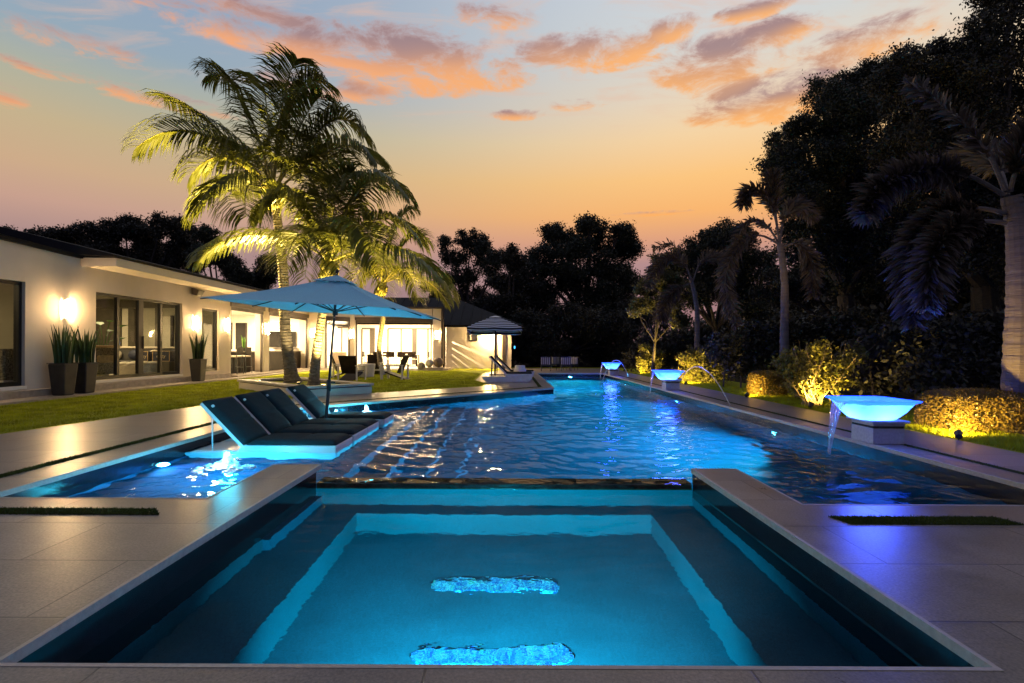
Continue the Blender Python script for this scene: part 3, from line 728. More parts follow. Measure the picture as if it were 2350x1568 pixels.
# ================================================================== HOUSE
WX = -11.2
H = thing('house', 'single-storey white house with dark framed glass doors and lit terrace', 'house', (WX, 20, 0))
FZ = .30
w = MB()
def wallx(y0, y1, z0, z1): w.box(WX-.25, WX, y0, y1, z0, z1)
OPEN = [(6.3, 11.83, FZ, 2.70), (13.85, 17.50, FZ, 2.70), (18.62, 19.72, FZ+.02, 2.64)]
ys = 4.0
for y0, y1, z0, z1 in OPEN:
    wallx(ys, y0, 0, 3.34); wallx(y0, y1, 0, z0); wallx(y0, y1, z1, 3.34); ys = y1
wallx(ys, 20.35, 0, 3.34)
w.prism([(4.0, 3.3405), (13.35, 3.3405), (13.35, 3.50), (4.0, 3.72)], 'x', WX-.25, WX)
w.build('wall', M['stucco'], H)
# plinth, steps
s = MB(); s.box(WX+.001, WX+.16, 4, 20.3, 0, .20); s.box(WX+.16, WX+.72, 4, 20.3, -.02, .035); s.box(WX-.3, WX+.42, 20.3, 28.3, -.02, .10); s.box(WX+.42, WX+.68, 20.3, 27.9, -.02, .035)
s.box(-11.2, -3.4, 28.3, 36.5, -.02, .09); s.box(-10.4, -3.4, 27.95, 28.3, -.02, .03); s.build('step', M['step'], H, bevel=.006)
# eave over the glass doors and along the terrace
e = MB(); EX = -10.28
e.box(EX-.05, EX, 13.36, 28.6, 3.31, 3.53); e.box(WX-.1, EX-.05, 13.36, 13.42, 3.31, 3.53); e.box(WX-.2, EX-.05, 13.42, 28.6, 3.33, 3.36)
e.build('eave', M['stucco'], H)
r = MB(); r.prism([(EX+.03, 3.532), (EX+.03, 3.60), (-14.2, 4.55), (-14.2, 4.4), (WX, 3.60)], 'y', 13.2, 30.5)
r.prism([(4.0, 3.722), (13.4, 3.502), (13.4, 3.60), (4.0, 3.82)], 'x', WX-.4, WX+.06)
r.box(WX-4, WX-.25, 4, 13.5, 3.5, 3.56)
r.build('roof', M['roof'], H)
# roof of the garden room with its hip and standing seams
RF = MB(); ev = 2.60
A, B, C_, D_ = (-10.9, 30.25), (.80, 30.25), (.80, 41), (-10.9, 41)
rg = [(-9.5, 35.4, 4.72), (-3.9, 35.4, 4.72)]
vs = [(*A, ev), (*B, ev), (*C_, ev), (*D_, ev), rg[0], rg[1]]
RF.add(vs, [(0, 1, 5, 4), (1, 2, 5), (2, 3, 4, 5), (3, 0, 4)])
RF.box(-4.0, .80, 30.25, 30.33, ev-.12, ev-.001)
RF.box(.72, .80, 30.33, 41, ev-.12, ev-.001)
for k in range(16):
    x = -9 + k*.6
    yy = 30.27; top = 35.3 if x < -3.9 else 35.3 - (x+3.9)/(4.7)*5.0
    z1 = ev + (top-30.25)/(35.4-30.25)*(4.72-ev)
    RF.tube([(x, yy, ev+.02), (x, top, z1+.02)], .022, 4)
RF.build('roof', M['roof'], H)
# glass doors of the near wing
def slider(y0, y1, z0, z1, panels, wide=None, name='sliding_door'):
    fr = MB(); x = WX-.14; t = .075
    fr.box(x-.06, x+.06, y0, y1, z0, z0+t*1.3); fr.box(x-.06, x+.06, y0, y1, z1-t, z1)
    fr.box(x-.06, x+.06, y0, y0+t, z0+t*1.3, z1-t); fr.box(x-.06, x+.06, y1-t, y1, z0+t*1.3, z1-t)
    for k in range(1, panels):
        y = y0 + (y1-y0)*k/panels; hw = (.10 if (wide == k) else .045)
        fr.box(x-.05, x+.05, y-hw, y+hw, z0+t*1.3, z1-t)
    o = fr.build(name, M['black'], H)
    pn = MB(); pn.box(x-.006, x+.006, y0+t*.5, y1-t*.5, z0+t, z1-t*.5); pn.build('pane', M['pane'], o)
    if wide:
        y = y0 + (y1-y0)*wide/panels; h = MB(); h.box(x+.05, x+.085, y+.06, y+.085, 1.15, 1.55); h.build('handle', M['black'], o)
    return o
slider(*OPEN[0], 3, 2); slider(*OPEN[1], 4, 2); slider(*OPEN[2], 1, name='window')
# white stone doorstep trims
tr = MB()
for y0, y1, z0, z1 in OPEN[:2]: tr.box(WX-.02, WX+.03, y0-.02, y1+.02, z0-.075, z0-.002)
tr.build('sill', M['white_wall'], H)
# terrace: pillars, headers with roll-down screens
def pillar(x0, x1, y0, y1, z1=3.34): 
    p = MB(); p.box(x0, x1, y0, y1, .10, z1); p.build('pillar', M['stucco'], H)
pillar(WX-.34, WX-.001, 20.36, 20.55); pillar(WX-.40, WX, 23.30, 23.80); pillar(WX-.5, -10.35, 28.45, 28.85, 3.52)
for bb_ in ((WX-.3, WX, 20.56, 23.29, 2.98, 3.34), (WX-.3, WX, 23.81, 28.44, 2.98, 3.34), (-9.05, -4.55, 30.0, 30.3, 2.92, 3.52)):
    hd = MB(); hd.box(*bb_); hd.build('lintel', M['stucco'], H)
for y0, y1 in ((20.5, 23.35), (23.75, 28.4)):
    hs = MB(); hs.box(WX-.02, WX+.05, y0, y1, 2.86, 3.05); hs.box(WX-.10, WX-.02, y0+.05, y1-.05, 2.72, 2.88); hs.build('screen_housing', M['bronze'], H)
hs = MB(); hs.box(-9.1, -4.5, 29.93, 30.04, 2.86, 3.02); hs.box(-9.05, -4.6, 30.04, 30.12, 2.70, 2.88); hs.build('screen_housing', M['bronze'], H)
for y in (20.58, 23.22, 23.86, 28.36): tk = MB(); tk.box(WX-.10, WX-.02, y-.04, y+.04, .10, 2.8); tk.build('screen_track', M['bronze'], H)
for x in (-9.0, -4.62): tk = MB(); tk.box(x-.04, x+.04, 30.02, 30.1, .09, 2.8); tk.build('screen_track', M['bronze'], H)
# angled bay between terrace and dining room
a2, b2 = Vector((-10.33, 28.75)), Vector((-9.35, 29.85)); dd = (b2-a2).normalized(); nn = Vector((dd.y, -dd.x))
def slab(name, u0, u1, z0, z1, th, mat, push=0.0):
    mb = MB(); p0, p1 = a2 + dd*u0, a2 + dd*u1; o = nn*push
    mb.prism([tuple(p0+o), tuple(p1+o), tuple(p1+o-nn*th), tuple(p0+o-nn*th)], 'z', z0, z1); return mb.build(name, mat, H)
LB = (b2-a2).length
slab('lintel', -.05, LB+.05, 2.92, 3.52, .25, M['stucco']); slab('screen_housing', 0, LB, 2.74, 3.0, .08, M['bronze'], .05)
slab('screen_track', 0.0, .06, .09, 2.75, .07, M['bronze'], .02); slab('screen_track', LB-.06, LB, .09, 2.75, .07, M['bronze'], .02)
pillar(-9.40, -9.07, 29.86, 30.25, 3.52); pillar(-4.52, -3.98, 30.0, 30.4, 3.52)
cp = MB(); cp.box(-10.45, -3.92, 29.75, 30.45, 3.52, 3.62); cp.box(-4.0, -3.90, 29.78, 30.4, .3, 3.52); cp.build('roof_edge', M['bronze'], H)
cw = MB(); cw.box(-10.4, -3.98, 30.3, 30.4, 3.30, 3.52); cw.build('wall', M['stucco'], H)
# garden-room wall with window, door reveal
gw = MB(); GY = 31.0
wx0, wx1, wz0, wz1 = at_y(1077, 790, GY).x, at_y(1094, 790, GY).x, at_y(1085, 782, GY).z, at_y(1085, 752, GY).z
dx0, dx1 = at_y(1138, 790, GY).x, at_y(1151, 790, GY).x
gx1 = at_y(1173.6, 800, GY).x
gw.box(-3.98, wx0, GY, GY+.25, 0, ev); gw.box(wx0, wx1, GY, GY+.25, 0, wz0); gw.box(wx0, wx1, GY, GY+.25, wz1, ev); gw.box(wx1, dx0, GY, GY+.25, 0, ev)
gw.box(dx0, dx1, GY+.0, GY+.25, 2.3, ev); gw.box(dx1, gx1, GY, GY+.25, 0, ev); gw.box(gx1-.25, gx1, GY+.25, 40, 0, ev)
gw.build('wall', M['stucco_tan'], H)
wf = MB(); fx = .07
wf.box(wx0-.05, wx1+.05, GY-.02, GY+.04, wz0-.05, wz0+fx-.03); wf.box(wx0-.05, wx1+.05, GY-.02, GY+.04, wz1-fx+.03, wz1+.05)
wf.box(wx0-.05, wx0+fx-.03, GY-.02, GY+.04, wz0+.04, wz1-.04); wf.box(wx1-fx+.03, wx1+.05, GY-.02, GY+.04, wz0+.04, wz1-.04)
gwin = wf.build('window', M['black'], H)
g = MB(); g.box(wx0, wx1, GY+.10, GY+.11, wz0, wz1); g.build('pane', M['curtain'], gwin)
g = MB(); g.box(dx0+.002, dx1-.002, GY+.12, GY+.16, 0, 2.3); gd = g.build('door', M['curtain'], H)
g = MB(); g.box(dx1+.05, dx1+.25, GY-.05, GY-.002, 0, 2.5); g.build('downpipe', M['bronze'], H)
# slatted side screen
sc = MB()
for k in range(24):
    z = .25 + k*.098
    if k in (9, 12, 15, 6, 4, 2): continue
    sc.box(-3.97, -3.90, 30.42, 30.97, z, z+.094)
sc.box(-3.99, -3.88, 30.40, 30.44, .05, 2.62); sc.box(-3.99, -3.88, 30.93, 30.97, .05, 2.62); sc.build('slatted_screen', M['wood'], H)

# interior shells
def room(x0, x1, y0, y1, z0, z1, wm, fm, cm, open_side):
    f = MB(); f.box(x0, x1, y0, y1, z0-.05, z0); f.build('floor', fm, H)
    c = MB(); c.box(x0, x1, y0, y1, z1, z1+.05); c.build('ceiling', cm, H)
    v = MB()
    if 'x0' not in open_side: v.box(x0-.1, x0, y0, y1, z0, z1)
    if 'x1' not in open_side: v.box(x1, x1+.1, y0, y1, z0, z1)
    if 'y0' not in open_side: v.box(x0, x1, y0-.1, y0, z0, z1)
    if 'y1' not in open_side: v.box(x0, x1, y1, y1+.1, z0, z1)
    v.build('interior_wall', wm, H)
M['room_floor'] = plain('room_floor', (.32, .28, .22), .3, .15, 3)
room(-17.0, WX-.26, 5.5, 12.6, FZ-.02, 3.1, M['room_wall'], M['room_floor'], M['room_wall'], 'x1')
room(-17.2, WX-.26, 12.8, 20.2, FZ-.02, 3.1, M['room_wall'], M['room_floor'], M['room_wall'], 'x1')
room(-17.0, WX-.05, 20.4, 29.0, .105, 3.05, M['white_wall'], M['step'], M['white_wall'], 'x1')
room(-11.1, -4.1, 30.35, 35.2, .095, 3.02, M['white_wall'], M['step'], M['white_wall'], 'y0x1')
v_ = MB(); v_.box(-4.1, -4.0, 31.0, 35.2, .095, 3.02); v_.box(-4.1, -4.0, 30.42, 31.0, 2.70, 3.02); v_.build('interior_wall', M['white_wall'], H)
# bay room back
# near living room: panels and door openings on the back wall, ceiling spots
d = MB(); Yw = 20.19
def wp(xa, xb, z1, m, th=.05):
    d.box(at_y(xa, 800, Yw).x, at_y(xb, 800, Yw).x, Yw-th, Yw, FZ, z1, m)
wp(212, 280, 2.74, 0); wp(282, 296, 2.70, 1); wp(297, 311, 2.72, 0, .08); wp(359, 371, 2.74, 0, .09); wp(394, 399, 2.45, 2, .09); wp(374, 393, 2.42, 1, .03); wp(405, 420, 2.74, 0)
d.box(-16.9, -11.6, Yw-.10, Yw, 2.75, 3.05, 0)
d.build('wall_panel', [M['room_dark'], M['curtain'], M['bronze']], H)
dl = MB()
for x, y in ((-14.0, 14.0), (-15.2, 16.3), (-13.4, 17.4), (-14.5, 9.0)): dl.lathe([(.07, 3.085), (.07, 3.098)], (x, y, 0), 14)
for x, y in ((-13.2, 22.0), (-13.2, 25.0), (-13.2, 27.5)): dl.lathe([(.08, 3.035), (.08, 3.048)], (x, y, 0), 14)
dl.build('ceiling_downlight', M['downlight'], H)
# dining room: framed doors with curtains on the back wall
bd = MB(); Yb = 35.18
bx = [at_y(k, 800, 35).x for k in (889, 919.5, 950, 981, 1000)]
bd.box(bx[0], bx[-1], Yb-.05, Yb, 2.52, 2.60)
for k, hw in zip(bx[:4], (.05, .05, .16, .05)): bd.box(k-hw, k+hw, Yb-.05, Yb, .1, 2.52)
b0, b1, b2_ = [at_y(k, 800, 35).x for k in (829, 844, 859)]
bd.box(b0, b2_, Yb-.05, Yb, 2.52, 2.60); bd.box(b0-.04, b0+.04, Yb-.05, Yb, .1, 2.52); bd.box(b1+.1, b2_, Yb-.05, Yb, .1, 2.52); bd.build('door_frame', M['bronze'], H)
cu = MB(); n = 90
for i in range(n):
    x0 = bx[0] + (bx[3]-bx[0])*i/n; x1 = bx[0] + (bx[3]-bx[0])*(i+1)/n
    y0 = Yb-.02 + .015*math.sin(i*1.1); y1 = Yb-.02 + .015*math.sin((i+1)*1.1)
    cu.add([(x0, y0, .12), (x1, y1, .12), (x1, y1, 2.5), (x0, y0, 2.5)], [(0, 1, 2, 3)])
cu.build('curtain', M['curtain'], H, smooth=True)
# terrace back: dark windows on the end wall
tw = MB(); Ye = 28.98
for xa, xb in ((541.5, 565), (525, 531)):
    p, q_ = at_y(xa, 741, Ye), at_y(xb, 802, Ye); tw.box(p.x, q_.x, Ye-.04, Ye, q_.z, p.z, 1); tw.box(q_.x-.02, q_.x+.06, Ye-.06, Ye, q_.z, p.z, 0)
tw.build('window', [M['bronze'], M['tv']], H)

# wall sconces
def sconce(loc, rz, label):
    t = thing('wall_sconce', label, 'wall light', loc, 'lit sconces along the house wall', rz=rz)
    b = MB(); b.box(.0, .03, -.035, .035, -.24, .24); b.box(.03, .058, -.105, -.078, -.24, .24); b.box(.03, .14, -.060, .06, -.018, .018)
    b.box(.03, .10, -.065, .06, .225, .24); b.box(.03, .10, -.065, .06, -.24, -.225)
    b.build('bracket', M['bronze'], t, local=True)
    g = MB(); g.tube([(.085, 0, .022), (.085, 0, .222)], .042, 12); g.tube([(.085, 0, -.222), (.085, 0, -.022)], .042, 12); g.build('glass_tube', M['bulb'], t, local=True, smooth=True)
p = at_x(148.6, 709.5, WX); sconce(p, 0, 'lit sconce above the pair of snake plant pots')
p = at_x(446, 742, WX); sconce(p, 0, 'lit sconce on the white wall above the single snake plant pot')
p = at_x(518, 746, WX); sconce((WX, 20.2, p.z), 0, 'lit sconce at the end of the white wall beside the bar stools')
sconce((WX, 23.55, at_x(613, 755, WX).z), 0, 'lit sconce on the pillar between bar stools and bar counter')
p = at_y(717, 765, 28.45); sconce((p.x, 28.45, p.z), -PI/2, 'lit sconce on the broad pillar right after the bar counter')
p = at_y(816, 766.5, 29.86); sconce((-9.23, 29.86, p.z), -PI/2, 'lit sconce on the pillar between the sofa bay and dining room')
p = at_y(1002.8, 768.7, 30.0); sconce((p.x, 30.0, p.z), -PI/2, 'lit sconce on the end pillar above the stone balls')
# floodlight on the garden-room wall
p = at_y(1126, 766, GY); fl = MB(); fl.box(p.x-.12, p.x+.12, GY-.14, GY-.001, p.z+.02, p.z+.10); 
tfl = thing('wall_floodlight', 'bright floodlight on the tan wall behind the striped umbrella', 'wall light', (p.x, GY, p.z)); fl.build('housing', M['bronze'], tfl)
fe = MB(); fe.lathe([(.05, -.10), (.10, -.05), (.10, .0), (.06, .018)], (p.x, GY-.12, p.z), 14); fe.build('lamp_globe', emit('flood_globe', (1, .74, .36), 22), tfl, smooth=True)
lamp('POINT', 'floodlight_lamp', (p.x, GY-.35, p.z-.15), (1, .64, .24), 800, .08)
# outdoor speaker under the eave
p = at_x(453, 671, WX+.15); sp = MB(); sp.frustum((0, 0), .10, .15, .14, .19, -.11, .11, M=Matrix.Translation(p) @ Matrix.Rotation(.3, 4, 'Y'))
tsp = thing('outdoor_speaker', 'dark outdoor speaker under the eave above the sconce', 'speaker', tuple(p)); sp.build('cabinet', M['bronze'], tsp, bevel=.02)
q = MB(); q.box(WX, p.x, p.y-.02, p.y+.02, p.z-.02, p.z+.02); q.build('bracket', M['bronze'], tsp)

# ---------------------------------------------------------------- interior light
lamp('AREA', 'living_room_light', (-14.5, 16.4, 3.04), (1, .76, .42), 330, 2.5, (-14.5, 16.4, 0), sy=3)
lamp('AREA', 'bedroom_light', (-14.5, 9.5, 3.04), (1, .74, .40), 120, 2.0, (-14.5, 9.5, 0), sy=3)
lamp('AREA', 'terrace_light', (-13.3, 22.2, 3.0), (1, .74, .40), 850, 2.2, (-13.3, 22.2, 0), sy=2.2)
lamp('AREA', 'terrace_light', (-13.3, 26.3, 3.0), (1, .74, .40), 900, 2.2, (-13.3, 26.3, 0), sy=3)
lamp('AREA', 'dining_light', (-7.0, 32.6, 2.95), (1, .75, .40), 1900, 3.5, (-7.0, 32.6, 0), sy=2.5)
lamp('AREA', 'bay_light', (-10.3, 31.3, 2.95), (1, .75, .40), 520, .9, (-10.3, 31.3, 0), sy=1.5)
lamp('SPOT', 'terrace_spot', (-5.55, 30.62, 2.42), (1, .74, .40), 8000, .012, (-3.0, 30.98, 1.2), 80, .3)

# ================================================================== INTERIOR FURNITURE
# bar counter + stools + TV
bc = thing('bar_counter', 'long dark timber bar counter in the open terrace', 'counter', (WX-.6, 26, .1))
q = MB(); q.box(WX-.95, WX-.35, 23.9, 28.3, .105, 1.0); 
q.box(WX-.95, WX-.55, 20.9, 23.2, .105, 1.0); q.build('panel', M['wood'], bc)
q = MB(); q.box(WX-1.0, WX-.30, 23.85, 28.35, 1.0, 1.05); q.box(WX-1.0, WX-.50, 20.85, 23.25, 1.0, 1.05); q.build('countertop', M['ball_g'], bc)
p0, p1 = at_y(617, 761, 28.9), at_y(679, 797, 28.9)
tv = thing('television', 'large dark television on the white terrace wall', 'television', (p0.x, 28.9, p1.z))
q = MB(); q.box(p0.x, p1.x, 28.88, 28.95, p1.z, p0.z); q.build('case', M['black'], tv)
q = MB(); q.box(p0.x+.02, p1.x-.02, 28.875, 28.88, p1.z+.02, p0.z-.02); q.build('screen', M['tv'], tv)
q = MB(); q.box(p0.x+.3, p1.x+.15, 28.75, 28.97, p1.z-.12, p1.z-.07); tag(q.build('wall_shelf', M['bronze'], org=(p0.x, 28.9, p1.z)), 'small dark shelf under the television', 'shelf')
def stool():
    t = thing('bar_stool', '', 'bar stool', (0, 0, 0), 'bar stools at the terrace counter')
    q = MB(); q.box(-.24, .24, -.22, .22, .70, .76); q.build('seat', M['ivory'], t, local=True, bevel=.02)
    q = MB(); q.box(-.235, .235, .20, .235, .80, 1.12); q.build('backrest', M['wood'], t, local=True, bevel=.01)
    for sx in (-1, 1):
        for sy in (-1, 1):
            q = MB(); q.tube([(sx*.26, sy*.25, 0), (sx*.235, sy*.215, .72), (sx*.235, sy*.225, 1.10 if sy > 0 else .72)], .015, 6); q.build('leg', M['pole'], t, local=True)
    q = MB(); q.tube([(-.25, .24, .28), (.25, .24, .28)], .012, 6); q.tube([(-.25, -.24, .28), (.25, -.24, .28)], .012, 6); q.build('footrest', M['pole'], t, local=True)
    return t
s0 = stool(); s0.location = (WX-.28, 21.35, .105); s0.rotation_euler = (0, 0, PI-PI/2+PI); s0['label'] = 'dark bar stool next to the end of the white wall'
s1 = copy_tree(s0); s1.location = (WX-.28, 22.05, .105); s1['label'] = 'dark bar stool next to the white inner pier'
# counter plant
def blades(mb, c, n, h, spread, w, seed, m=0):
    r = random.Random(seed)
    for i in range(n):
        a = r.uniform(0, 2*PI); d = r.uniform(0, spread); L = h*r.uniform(.5, 1.0); ln = r.uniform(.02, .22)*L
        x, y = c[0]+d*math.cos(a), c[1]+d*math.sin(a); b = r.uniform(0, 2*PI); wx, wy = math.cos(b)*w*.5, math.sin(b)*w*.5
        vs = []
        for k in range(6):
            t = k/5; ww = (.75+.9*t) if t < .4 else max(0.03, 1.11*(1-((t-.4)/.6)**1.7)); px = x + math.cos(a)*ln*t*t; py = y + math.sin(a)*ln*t*t; tw = .5*t
            ex, ey = wx*math.cos(tw)-wy*math.sin(tw), wx*math.sin(tw)+wy*math.cos(tw)
            vs += [(px-ex*ww, py-ey*ww, c[2]+L*t), (px+ex*ww, py+ey*ww, c[2]+L*t)]
        mb.add(vs, [(2*k, 2*k+1, 2*k+3, 2*k+2) for k in range(5)], m)
cpl = thing('potted_plant', 'spiky green plant on the bar counter beside the white pier', 'plant', (WX-.75, 23.0, 1.05))
q = MB(); q.lathe([(.06, 0), (.09, .14)], (WX-.75, 23.0, 1.05), 14); q.build('pot', M['pot'], cpl)
q = MB(); blades(q, (WX-.75, 23.0, 1.17), 16, .62, .07, .04, 4); q.build('foliage', M['bigleaf'], cpl)
# living room
sf = thing('sofa', 'long charcoal sofa with cream throw behind the glass doors', 'sofa', (-13.2, 18.8, FZ))
q = MB(); q.box(-14.9, -11.9, 18.2, 18.9, FZ, FZ+.42); q.build('seat', M['leather'], sf, bevel=.04)
q = MB(); q.box(-14.9, -11.9, 18.9, 19.2, FZ, FZ+.86); q.build('backrest', M['leather'], sf, bevel=.05)
q = MB(); q.box(-14.85, -11.95, 18.85, 19.25, FZ+.861, FZ+.93); q.build('throw', M['ivory'], sf, bevel=.02)
for k in range(4):
    q = MB(); q.sphere((-14.5+.72*k, 18.82, FZ+.62), .24, 14, 9, sq=(1, .5, .8)); q.build('cushion', M['navy'] if k % 2 else M['ivory'], sf, smooth=True)
ot = thing('ottoman', 'cream tufted ottoman just inside the glass doors', 'ottoman', (-12.1, 16.6, FZ))
q = MB(); q.box(-12.5, -11.6, 16.2, 17.05, FZ, FZ+.34); q.build('base', M['ivory'], ot, bevel=.03)
q = MB()
for i in range(3):
    for k in range(2): q.sphere((-12.34+.29*i, 16.42+.42*k, FZ+.35), .20, 14, 8, sq=(.95, 1.2, .45))
q.build('tufted_top', M['ivory'], ot, smooth=True)
def carton(x0, x1, y, z0, z1, label, txt):
    t = thing('gift_box', label, 'box', (x0, y, z0), 'navy boxes with cream lettering')
    q = MB(); q.box(x0, x1, y, y+.25, z0, z1); q.build('carton', M['navy'], t)
    q = MB()
    for a, b, c, d_ in ((x0, x0+.025, z0, z1), (x1-.025, x1, z0, z1), (x0+.025, x1-.025, z1-.02, z1), (x0+.025, x1-.025, z0, z0+.02)): q.box(a, b, y-.006, y-.001, c, d_)
    q.build('trim', M['gold'], t)
    cu_ = bpy.data.curves.new('lettering', 'FONT'); cu_.body = txt; cu_.size = .17; cu_.extrude = .002; cu_.align_x = 'CENTER'; cu_.align_y = 'CENTER'; cu_.materials.append(M['letter'])
    tmp = bpy.data.objects.new('lettering_curve', cu_); COL.objects.link(tmp); me_ = bpy.data.meshes.new_from_object(tmp.evaluated_get(bpy.context.evaluated_depsgraph_get())); bpy.data.objects.remove(tmp)
    o = bpy.data.objects.new('lettering', me_); COL.objects.link(o); o.parent = t; o.location = ((x1-x0)/2, -.008, (z1-z0)/2); o.rotation_euler = (PI/2, 0, 0)
carton(-12.78, -12.36, 17.5, FZ+.42, FZ+.76, 'navy box with cream lettering standing behind the ottoman middle', 'cozy')
carton(-12.22, -11.62, 17.5, FZ+.42, FZ+.78, 'wider navy box with cream lettering beyond the ottoman end', 'cozy')
q = MB(); q.box(-12.9, -11.58, 17.42, 17.8, FZ, FZ+.415); tag(q.build('low_bench', M['room_dark'], org=(-12.2, 17.6, FZ)), 'low dark bench carrying the navy boxes', 'bench')
ac = thing('armchair', 'patterned armchair with gilded frame behind the snake plants', 'armchair', (-11.9, 14.7, FZ))
q = MB(); q.box(-12.3, -11.55, 14.35, 15.0, FZ+.12, FZ+.45); q.box(-12.3, -11.55, 15.0, 15.15, FZ+.45, FZ+.88); q.build('upholstery', M['pattern'], ac, bevel=.05)
q = MB(); q.box(-12.32, -11.53, 14.98, 15.17, FZ+.885, FZ+.95); q.box(-12.34, -12.28, 14.35, 15.0, FZ+.45, FZ+.66); q.box(-11.57, -11.51, 14.35, 15.0, FZ+.45, FZ+.66); q.build('frame', M['gold'], ac, bevel=.01)
for sx in (-12.25, -11.6):
    for sy in (14.4, 15.05):
        q = MB(); q.tube([(sx, sy, FZ), (sx, sy, FZ+.13)], .025, 8); q.build('leg', M['gold'], ac)
IPX, IPY = -12.35, 15.55
ip = thing('indoor_plant', 'broad-leaved green house plant behind the glass door', 'plant', (IPX, IPY, FZ))
q = MB(); q.lathe([(.14, 0), (.2, .5), (.18, .5)], (IPX, IPY, FZ), 16); q.build('pot', M['ball_w'], ip)
q = MB(); r_ = random.Random(5)
for i in range(9):
    a = i*2.4; L = r_.uniform(.6, 1.2); tip = Vector((IPX+.40*math.cos(a)*L, IPY+.40*math.sin(a)*L, FZ+.5+L)); q.tube([(IPX, IPY, FZ+.48), tip.lerp(Vector((IPX, IPY, FZ+1.0)), .5), tip], .012, 5)
    d0 = Vector((math.cos(a), math.sin(a), .5)).normalized(); sd = Vector((-math.sin(a), math.cos(a), 0)); Lf = r_.uniform(.3, .5)
    q.add([tip, tip+d0*Lf*.3+sd*.12, tip+d0*Lf*.65+sd*.10-Vector((0, 0, .03)), tip+d0*Lf-Vector((0, 0, .10)), tip+d0*Lf*.65-sd*.10-Vector((0, 0, .03)), tip+d0*Lf*.3-sd*.12], [(0, 1, 2, 3), (0, 3, 4, 5)])
q.build('foliage', M['bigleaf'], ip)
pc = thing('armchair', 'patterned armchair seen through the partly shown near glass door', 'armchair', (-11.9, 12.0, FZ))
q = MB(); q.box(-12.5, -11.62, 11.75, 12.4, FZ+.12, FZ+.85); q.build('upholstery', M['pattern'], pc, bevel=.04)
q = MB(); q.box(-12.5, -11.6, 11.73, 12.42, FZ, FZ+.119); q.build('plinth', M['white_wall'], pc)
# sofa bay
bs = thing('sofa', 'pale cream sofa in the angled bay', 'sofa', (-9.9, 31.2, .1))
q = MB(); q.box(-10.75, -9.75, 30.75, 31.6, .1, .55); q.build('seat', M['ivory'], bs, bevel=.05)
q = MB(); q.box(-10.75, -9.75, 30.6, 30.8, .1, .98); q.build('backrest', M['ivory'], bs, bevel=.05)
pa, pb = at_y(753, 781, 34.9), at_y(800, 823, 34.9)
pic = thing('framed_picture', 'dark monochrome picture on the bay back wall', 'picture', (pa.x, 34.9, pb.z))
q = MB(); q.box(pa.x, pb.x, 35.12, 35.17, pb.z, pa.z); q.build('print', M['art'], pic)
q = MB(); q.box(pa.x-.05, pb.x+.05, 35.14, 35.19, pb.z-.06, pb.z-.001); q.box(pa.x-.05, pb.x+.05, 35.14, 35.19, pa.z+.001, pa.z+.06); q.box(pa.x-.05, pa.x-.001, 35.14, 35.19, pb.z, pa.z); q.box(pb.x+.001, pb.x+.05, 35.14, 35.19, pb.z, pa.z); q.build('frame', M['white_wall'], pic)
bf = MB(); f0, f1, f2 = at_y(751, 760, 33).x, at_y(784, 760, 33).x, at_y(803, 760, 33).x
bf.box(f0-.05, f0+.05, 33.0, 33.08, .1, 2.5); bf.box(f1-.035, f1+.035, 33.0, 33.08, .1, 2.5); bf.box(f0-.05, f2, 33.0, 33.08, 2.5, 2.58); bf.build('door_frame', M['bronze'], H)
# dining set
dt = thing('dining_table', 'long pale dining table set on the covered terrace', 'dining table', (-7.1, 32.3, .1))
q = MB(); q.box(-8.7, -5.5, 31.85, 32.75, .80, .84); q.build('tabletop', M['ivory'], dt, bevel=.008)
for x in (-8.4, -5.8):
    for y in (31.95, 32.65):
        q = MB(); q.box(x-.04, x+.04, y-.04, y+.04, .095, .80); q.build('leg', M['wood'], dt)
def dchair():
    t = thing('dining_chair', '', 'chair', (0, 0, 0), 'dining chairs around the terrace table')
    q = MB(); q.box(-.24, .24, -.24, .22, .42, .46); q.build('seat', M['ivory'], t, local=True, bevel=.01)
    q = MB(); q.box(-.235, .235, -.275, -.245, .56, .90); q.build('backrest', M['wood'], t, local=True, bevel=.01)
    for sx in (-1, 1):
        for sy in (-1, 1):
            q = MB(); q.tube([(sx*.26, sy*.25, 0), (sx*.245, sy*.24, .45), (sx*.245, sy*.26 if sy < 0 else sy*.24, .90 if sy < 0 else .64)], .014, 6); q.build('leg', M['wood'], t, local=True)
        q = MB(); q.box(sx*.265-.02, sx*.265+.02, -.26, .25, .64, .665); q.build('armrest', M['wood'], t, local=True)
    return t
dc = dchair(); first = True
spec = [(897.7, 31.62, 0, 'front dining chair, first right of the slender palm trunk'), (923, 31.62, 0, 'middle one of the three dining chairs right of the palm trunk'), (946.5, 31.62, 0, 'front dining chair closest to the side-turned end chair'), (868, 31.62, 0, 'front dining chair half hidden behind the slender palm trunk'),
        (843, 32.3, PI/2*3+PI, 'end dining chair at the sofa bay end of the table'), (975, 32.3, PI/2, 'end dining chair turned sideways above the stone balls'), (885, 33.0, PI, 'far side dining chair behind the palm trunk'), (935, 33.0, PI, 'far side dining chair behind the middle of the table')]
for px, Y, rz, lab in spec:
    o = dc if first else copy_tree(dc); first = False
    o.location = (at_y(px, 840, Y).x, Y, .095); o.rotation_euler = (0, 0, rz if px not in (843, 975) else (-PI/2 if px == 843 else PI/2)); o['label'] = lab

